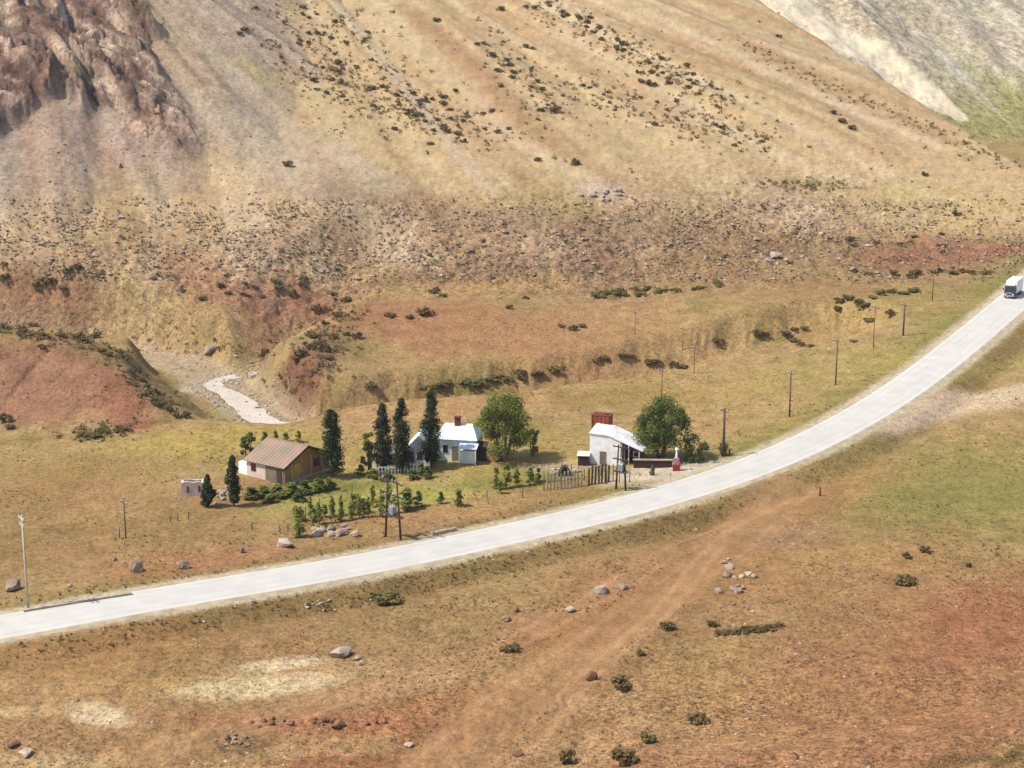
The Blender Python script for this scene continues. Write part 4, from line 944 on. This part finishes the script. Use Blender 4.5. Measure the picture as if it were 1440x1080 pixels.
# garden picket fence before the white house
def picket_fence(name, u0, v0, u1, v1, h, n, label, m='palewood', rail='postwood', w=.12, rails=(.35, .85)):
    a, b = P(u0, v0), P(u1, v1); t = thing(name, label, 'fence', a)
    rz = math.atan2(b.y - a.y, b.x - a.x); L = math.hypot(b.x - a.x, b.y - a.y)
    for k in range(n):
        f = k / (n - 1); q = a.lerp(b, f); q.z = gz(q.x, q.y).item(); hh = h * rnd.uniform(.85, 1.12)
        MB().box((q.x - a.x, q.y - a.y, q.z - a.z + hh / 2 - .15), (w, w * .7, hh + .3), rz + rnd.uniform(-.1, .1), rnd.uniform(-.05, .05)).build('picket', M[m], t)
    for r in rails:
        mb = MB(); mb.tube((0, .08, h * r), (b.x - a.x, b.y - a.y + .08, b.z - a.z + h * r), .05, n=6); mb.build('rail', M[rail], t)
    return t
picket_fence('picket_fence', 533, 668, 604, 662, 1.25, 17, 'white picket fence at the feet of the poplars', 'white', 'white', .16)
picket_fence('post_fence', 770, 690, 818, 684, 2.3, 11, 'tall pale post fence with a dark top rail before the store yard', 'palewood', 'darkwood', .17, (.93, .5))
picket_fence('post_fence', 828, 682, 856, 677, 2.6, 7, 'shorter run of tall grey posts beside the roadside store', 'postwood', 'darkwood', .22, (.9,))
# wood pile and pale drums in the store yard, behind the fence
p = P(796, 668); o = thing('wood_pile', 'dark brown wood pile behind the tall pale post fence', 'wood pile', p, R(10))
for r_ in range(4):
    for c_ in range(5 - r_): MB().tube((-1.0 + c_ * .4 + r_ * .2, -.6, .2 + r_ * .33), (-1.0 + c_ * .4 + r_ * .2, .6, .2 + r_ * .33), .19, n=8).build('log', M['darkwood'], o)
heap(783, 664, 8, 4, 5, 8, 13, 'pale stone behind the left end of the tall post fence', 'pale stones behind the left end of the post fence', ('palerock',))
heap(815, 664, 9, 4, 6, 8, 13, 'pale stone behind the right end of the tall post fence', 'pale stones behind the right end of the post fence', ('palerock',))
# house 3: roadside store, tall white front, roof falling to the right, porch
p = P(829, 652); th = R(-14); h3 = thing('roadside_store', 'white roadside store with a shed roof and shaded porch', 'store', p, th)
W3, D3 = 4.4, 5.2
MB().prism([(0, -.5), (W3, -.5), (W3, 3.6), (2.6, 4.2), (0, 4.4)], 0, D3, 'Y').build('wall', M['white'], h3)
rb = MB(); a, b, c, d = (-.15, -.12, 4.45), (-.15, D3 + .3, 4.45), (2.6, D3 + .3, 4.25), (2.6, -.12, 4.25); n = slab(rb, a, b, c, d, .06); seams(rb, d, c, b, a, n, .06, 5)
a, b, c, d = (2.6, -.12, 4.25), (2.6, D3 + .3, 4.25), (7.6, D3 + .3, 2.25), (7.6, -.12, 2.25); n = slab(rb, a, b, c, d, .06); seams(rb, a, b, c, d, n, .06, 8); rb.build('roof', M['tin_white'], h3)
door(h3, (1.9, -.04, .95), .9, 1.95, 'y', 'greyplaster')
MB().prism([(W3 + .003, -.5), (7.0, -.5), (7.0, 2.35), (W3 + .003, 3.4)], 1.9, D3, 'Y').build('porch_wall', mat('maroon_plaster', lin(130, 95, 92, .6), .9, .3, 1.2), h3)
pw = MB(); pw.box((5.3, 1.87, 1.1), (.95, .08, 2.0)); pw.build('porch_door', M['dark'], h3); window(h3, (6.35, 1.87, 1.3), .8, .8, 'y', frame='white', pane='dark')
for x in (5.6, 7.1): MB().box((x, .05, .85), (.14, .14, 2.75 if x > 6 else 3.7)).build('porch_post', M['palewood'], h3)
# rust-red tank on a frame behind the store's roof
tk = thing('water_tank', 'rust red box tank standing above the white store roof', 'water tank', (Matrix.Translation(p) @ Matrix.Rotation(th, 4, 'Z') @ Vector((.5, D3 + 1.2, 0))), th)
b_ = MB(); b_.box((0, 0, 4.8), (2.8, 1.8, 1.6)); body = b_.build('tank', M['rust'], tk, bevel=.05)
MB().box((0, 0, 5.63), (2.86, 1.86, .10)).build('rim', M['brick'], body); MB().box((.7, 0, 5.73), (.6, .6, .12)).build('hatch', M['brick'], body)
for i in range(5): MB().box((-1.2 + .6 * i, -.93, 4.8), (.06, .05, 1.5)).build('stiffener', M['brick'], body)
for x in (-1.3, 1.3):
    for y in (-.75, .75): MB().box((x, y, 1.9), (.16, .16, 4.6)).build('leg', M['darkwood'], tk)
for y in (-.78, .78): MB().tube((-1.3, y, .3), (1.3, y, 3.9), .05, n=6).build('brace', M['darkwood'], tk)
# low lean-to at left of store
p = P(820, 655); ls = thing('tool_shed', 'tiny dark shed with white roof against the left of the store', 'shed', p, R(-8))
MB().box((0, .8, .55), (1.5, 1.5, 1.7)).build('wall', M['darkwood'], ls); rb = MB(); slab(rb, (-.9, -.1, 1.42), (.9, -.1, 1.42), (.9, 1.7, 1.62), (-.9, 1.7, 1.62), .06); rb.build('roof', M['tin_white'], ls)
MB().box((.1, .03, .6), (.6, .05, 1.2)).build('door', M['dark'], ls)
# yard wall under the right tree
p = P(918, 658); yw = thing('yard_wall', 'low dark brown wall with pale coping under the store tree', 'wall', p, R(-2))
MB().box((0, 0, .35), (5.4, .35, 1.5)).build('masonry', mat('dark_masonry', lin(92, 68, 54, .5), .9, .3, 2, .02), yw, bevel=.02); MB().box((0, 0, 1.18), (5.6, .5, .16)).build('coping', M['palerock'], yw)
# red and white fuel pump
p = P(951, 662); fp = thing('fuel_pump', 'old red and pale pink pump with a tall white globe post by the store', 'fuel pump', p, R(-10))
MB().box((0, 0, .45), (.95, .6, 1.0)).build('base', M['redpaint'], fp, bevel=.03); MB().box((0, 0, 1.4), (.8, .5, .95)).build('body', mat('pink_paint', lin(215, 140, 140, .6), .6, .15, 2), fp, bevel=.04)
MB().tube((0, 0, 1.87), (0, 0, 2.9), .16, .12, 10).build('post', M['white'], fp)
gl_ = bmesh.new(); bmesh.ops.create_uvsphere(gl_, u_segments=12, v_segments=8, radius=.26); me = bpy.data.meshes.new('globe'); gl_.to_mesh(me); gl_.free(); me.materials.append(M['white']); g_ = linkmesh('globe', me, fp); g_.location = (0, 0, 3.08)
hs = MB()
for i in range(8):
    a0, a1 = math.pi * i / 8, math.pi * (i + 1) / 8
    hs.tube((.45 + .25 * math.sin(a0), -.1, 1.6 - 1.0 * i / 8), (.45 + .25 * math.sin(a1), -.1, 1.6 - 1.0 * (i + 1) / 8), .035, n=6)
hs.build('hose', M['rubber'], fp)
# stump of a marker at the yard entrance
p = P(917, 668); mk = thing('marker_stump', 'short brown stump at the store yard entrance', 'stump', p)
sb = MB(); sb.tube((0, 0, -.2), (.05, 0, .9), .38, .26, 9); sb.tube((.05, 0, .9), (.02, .05, 1.5), .24, .10, 8); sb.build('stem', M['postwood'], mk)
sb = MB(); sb.tube((.05, 0, .6), (.5, .1, 1.1), .1, .05, 6); sb.build('snag', M['postwood'], mk)
# brown shed and round tan drum under the broad tree
p = P(676, 648); bs = thing('wooden_hut', 'small maroon wooden hut under the left of the broad tree', 'hut', p, R(-8))
MB().box((0, .8, .75), (1.5, 1.6, 2.5)).build('wall', mat('maroon_boards', lin(96, 62, 66, .5), .9, .3, 2), bs); rb = MB(); slab(rb, (-.95, -.15, 2.05), (.95, -.15, 2.05), (.95, 1.8, 2.35), (-.95, 1.8, 2.35), .07); rb.build('roof', M['darkwood'], bs)
MB().box((.1, -.02, .85), (.7, .06, 1.7)).build('door', M['dark'], bs)
p = P(694, 648); dr = thing('hay_bale', 'round tan bale under the broad tree', 'bale', p, R(-12))
b_ = MB()
for (r0, r1, y0, y1) in ((.9, 1.0, -.62, -.52), (1.0, 1.02, -.52, 0), (1.02, 1.0, 0, .52), (1.0, .9, .52, .62)): b_.tube((0, y0, .9), (0, y1, .9), r0, r1, 24, y0 < -.6 or y1 > .6)
b_.build('straw', mat('tan_straw', lin(205, 165, 115), .95, .4, 6, .05), dr)
tw = MB()
for y in (-.3, 0, .3):
    for i in range(24):
        a0, a1 = 6.2832 * i / 24, 6.2832 * (i + 1) / 24
        tw.tube((1.03 * math.cos(a0), y, .9 + 1.03 * math.sin(a0)), (1.03 * math.cos(a1), y, .9 + 1.03 * math.sin(a1)), .018, n=4, cap=False)
tw.build('twine', M['postwood'], dr)

# ------------------------------------------------------------------ poles
def pole(u, vb, vt, label, m='postwood', r=.13, arms=1, name='utility_pole', lean=0.):
    p = P(u, vb); h = (vb - vt) / ppm(p) * 1.03; t = thing(name, label, 'utility pole', p, R(-55))
    MB().tube((0, 0, -.6), (lean, 0, h), r, r * .7, 10).build('shaft', M[m], t, smooth=True)
    for k in range(arms):
        z = h - .35 - .75 * k; ca = MB().box((lean, -.1, z), (1.7 if k == 0 else 1.3, .1, .12)).build('crossarm', M[m], t)
        for x in (-.7, 0, .7):
            i_ = MB(); i_.tube((lean + x * (1 if k == 0 else .75), -.1, z + .06), (lean + x * (1 if k == 0 else .75), -.1, z + .28), .05, .035, 6); i_.build('insulator', M['tin'], ca)
    return t
pole(40, 857, 722, 'pale concrete pole beside the road at the left edge', 'concrete', .15, 2)
pole(177, 757, 702, 'thin brown pole in the left meadow', r=.09)
for (u, vb, vt, lab, r_) in ((1017, 642, 574, 'thick dark pole right of the store tree', .22), (1110, 586, 522, 'dark pole in the meadow, next after the thick one', .13), (1175, 541, 477, 'slim pole midway up the right meadow', .12),
        (1228, 489, 430, 'very thin pole among the bush cluster on the right meadow', .08), (1270, 472, 427, 'stout dark pole nearest the road on the right meadow', .17), (1311, 423, 379, 'thin pole below the red bank', .09), (1348, 385, 354, 'farthest small pole against the red bank', .09),
        (930, 575, 518, 'thin pole rising behind the top of the store tree', .09), (976, 525, 487, 'faint thin pole behind the store', .07), (960, 492, 460, 'faintest far pole on the meadow behind the store', .06), (893, 470, 437, 'tiny far pole on the red terrace', .06)):
    pole(u, vb, vt, lab, r=r_)
def hpole(uv1, uv2, vt, label, trafo=True):
    a, b = P(*uv1), P(*uv2); h = (uv1[1] - vt) / ppm(a) * 1.03; t = thing('twin_pole', label, 'utility pole', a)
    d = b - a; 
    for q in (Vector((0, 0, 0)), d):
        MB().tube((q.x, q.y, q.z - .6), (q.x + (d.x * .22 if q.length < .1 else -d.x * .22), q.y + (d.y * .22 if q.length < .1 else -d.y * .22), h), .15, .10, 10).build('leg', M['darkwood'], t, smooth=True)
    m_ = d * .5; rz = math.atan2(d.y, d.x)
    for z in (h - .3, h - 2.0):
        ca = MB().box((m_.x, m_.y - .12, z), (d.length + 1.1, .12, .16), rz).build('crossarm', M['darkwood'], t)
        for x in (-1, 0, 1):
            e = m_ + Vector((math.cos(rz), math.sin(rz), 0)) * x * (d.length * .5 + .3)
            MB().tube((e.x, e.y - .12, z + .08), (e.x, e.y - .12, z + .35), .06, .04, 6).build('insulator', M['tin'], ca)
    if trafo:
        pf = MB().box((m_.x, m_.y - .1, h * .42), (d.length + .3, .8, .12), rz).build('platform', M['darkwood'], t)
        tb = MB(); tb.box((m_.x, m_.y - .1, h * .42 + .6), (.8, .65, 1.05), rz); tr = tb.build('transformer', M['metal'], t, bevel=.05)
        for x in (-.22, 0, .22): MB().tube((m_.x + x, m_.y - .1, h * .42 + 1.13), (m_.x + x, m_.y - .1, h * .42 + 1.4), .05, .035, 6).build('bushing', M['tin'], tr)
    return t
hpole((542, 755), (564, 760), 668, 'two legged wooden pole with a transformer left of the rounded young tree')
hpole((866, 688), (880, 690), 624, 'two legged dark pole with a transformer in front of the store')
# small stakes
for i, (u, v, h) in enumerate([(394, 750, 12), (405, 748, 12), (240, 735, 12), (250, 732, 10), (265, 730, 10), (168, 756, 14), (355, 745, 12), (685, 700, 12), (735, 700, 22), (765, 690, 30), (495, 705, 26), (450, 728, 28), (430, 735, 24)] + [(772 + k * 8.2 + rnd.uniform(-2, 2), 688 - k * .6 - rnd.uniform(0, 14), rnd.uniform(14, 30)) for k in range(15)]):
    p = P(u, v); t = MB().tube((0, 0, -.3), (rnd.uniform(-.05, .05), 0, h / ppm(p)), .07, .055, 7).build('fence_post', M['postwood'], smooth=True); t.location = p
    tag(t, 'bare wooden fence post standing in the farm pasture', 'post', 'loose fence posts around the farm')
t = MB().tube((0, 0, -.3), (0, 0, 1.3), .16, .12, 8).build('marker_post', mat('ochre_post', lin(150, 95, 40, .6), .9, .3, 3), smooth=True); t.location = P(1153, 697); tag(t, 'short ochre marker post on the slope right of the road', 'post')
# white parapets beside the road
def parapet(u0, v0, u1, v1, label, h=.75):
    a, b = P(u0, v0), P(u1, v1); d = b - a; rz = math.atan2(d.y, d.x); t = thing('culvert_parapet', label, 'parapet', (a + b) / 2, rz)
    pit = -math.atan2(d.z, math.hypot(d.x, d.y))
    MB().box((0, 0, h / 2 - .2), (math.hypot(d.x, d.y), .3, h + .4), 0, pit).build('masonry', M['concrete'], t, bevel=.02); MB().box((0, 0, h + .05), (math.hypot(d.x, d.y) + .2, .42, .12), 0, pit).build('coping', M['palerock'], t)
parapet(34, 862, 184, 838, 'long low white parapet beside the road at the left', .3)
parapet(607, 753, 640, 746, 'short white culvert parapet beside the road', .3)

# ------------------------------------------------------------------ lorry on the road, coming towards the viewer
p = P(1433, 419); i = int(np.argmin(np.hypot(ROAD[:, 0] - p.x, ROAD[:, 1] - p.y))); tdir = ROAD[max(0, i - 3)] - ROAD[min(len(ROAD) - 1, i + 3)]
rz = math.atan2(tdir[1], tdir[0]) - R(-90) ; nrm_ = Vector((-tdir[1], tdir[0], 0)).normalized()
tk = thing('lorry', 'white box lorry with a dark cab coming down the pale road', 'lorry', Vector((ROAD[i][0], ROAD[i][1], ROAD[i][2] + .1)) - nrm_ * (1.2), rz)
tk.scale = (.84,) * 3
# local: front faces -y
cb = MB(); cb.prism([(-3.6, .55), (-3.6, 1.55), (-3.35, 2.75), (-1.9, 2.85), (-1.9, .55)], -1.15, 1.15, 'X'); cab = cb.build('cab', M['truckdark'], tk, bevel=.06)
ws = MB(); ws.add([(-1.0, -3.62, 1.62), (1.0, -3.62, 1.62), (.95, -3.40, 2.62), (-.95, -3.40, 2.62)], [(0, 1, 2, 3)]); ws.add([(-1.0, -3.60, 1.62), (1.0, -3.60, 1.62), (.95, -3.38, 2.62), (-.95, -3.38, 2.62)], [(3, 2, 1, 0)]); ws.build('windscreen', M['glass'], cab)
for s_ in (-1, 1):
    MB().box((s_ * .82, -3.63, .95), (.36, .08, .24)).build('headlight', M['lamp'], cab); MB().box((s_ * 1.18, -2.7, 2.05), (.04, .9, .7)).build('side_window', M['glass'], cab); MB().box((s_ * 1.4, -3.5, 2.1), (.22, .1, .5)).build('mirror', M['truckdark'], cab)
MB().box((0, -3.66, 1.25), (1.3, .06, .3)).build('grille', M['metal'], cab); MB().box((0, -3.7, .62), (2.3, .22, .32)).build('bumper', M['metal'], cab); MB().box((0, -2.6, 3.05), (2.1, 1.2, .4)).build('roof_fairing', M['truckwhite'], cab, bevel=.08)
bx = MB(); bx.box((0, 1.6, 2.35), (2.5, 6.6, 2.9)); box_ = bx.build('cargo_box', M['truckwhite'], tk, bevel=.05)
MB().box((0, 1.0, .75), (1.0, 8.6, .25)).build('chassis', M['rubber'], tk)
for y in (-2.8, 2.4, 3.7):
    for s_ in (-1, 1):
        w_ = MB().tube((s_ * .85, y, .5), (s_ * 1.2, y, .5), .5, .5, 18).build('wheel', M['rubber'], tk); MB().tube((s_ * 1.19, y, .5), (s_ * 1.215, y, .5), .26, .24, 14).build('rim', M['metal'], w_)
for s_ in (-1, 1): MB().box((s_ * 1.0, -1.91 + 6.83, .95), (.3, .06, .2)).build('tail_light', M['redpaint'], tk)

# ------------------------------------------------------------------ air
hz = MB().box((0, 700, (ZZ.max() + 20 - 30) / 2), (3400, 1600, ZZ.max() + 20 + 30)).build('haze', None) if HAZE else None
if hz:
    hm = bpy.data.materials.new('haze_air'); hm.use_nodes = True; N = hm.node_tree.nodes; N.remove(N['Principled BSDF'])
    pv = N.new('ShaderNodeVolumePrincipled'); pv.inputs['Color'].default_value = (.92, .93, .95, 1); pv.inputs['Density'].default_value = HAZE; pv.inputs['Anisotropy'].default_value = .3
    hm.node_tree.links.new(pv.outputs[0], N['Material Output'].inputs['Volume']); hz.data.materials.clear(); hz.data.materials.append(hm)
    tag(hz, 'thin pale haze over the valley', None, kind='stuff'); print('terrain z', ZZ.min(), ZZ.max())
# ------------------------------------------------------------------ light
SUN_EL, SUN_AZ = R(54), math.atan2(-.95, -.22)          # azimuth measured from +y towards +x
sd = Vector((math.sin(SUN_AZ) * math.cos(SUN_EL), math.cos(SUN_AZ) * math.cos(SUN_EL), math.sin(SUN_EL)))
sl = bpy.data.lights.new('sun', 'SUN'); sl.energy = 4.2; sl.angle = R(.5); sl.color = (1, .955, .88)
so = bpy.data.objects.new('sun', sl); COL.objects.link(so); so.rotation_euler = (-sd).to_track_quat('-Z', 'Y').to_euler()
w = bpy.data.worlds.new('World'); scene.world = w; w.use_nodes = True
nt = w.node_tree; bg = nt.nodes['Background']; bg.inputs['Strength'].default_value = .14
sky = nt.nodes.new('ShaderNodeTexSky'); sky.sky_type = 'NISHITA'; sky.sun_disc = False; sky.sun_elevation = SUN_EL; sky.sun_rotation = SUN_AZ % (2 * math.pi)
nt.links.new(sky.outputs['Color'], bg.inputs['Color'])
vs = scene.view_settings; vs.view_transform = 'Standard'; vs.look = 'None'; vs.exposure = .57; vs.gamma = 1
print('shrubs', NSH, 'terrain', XX.size)
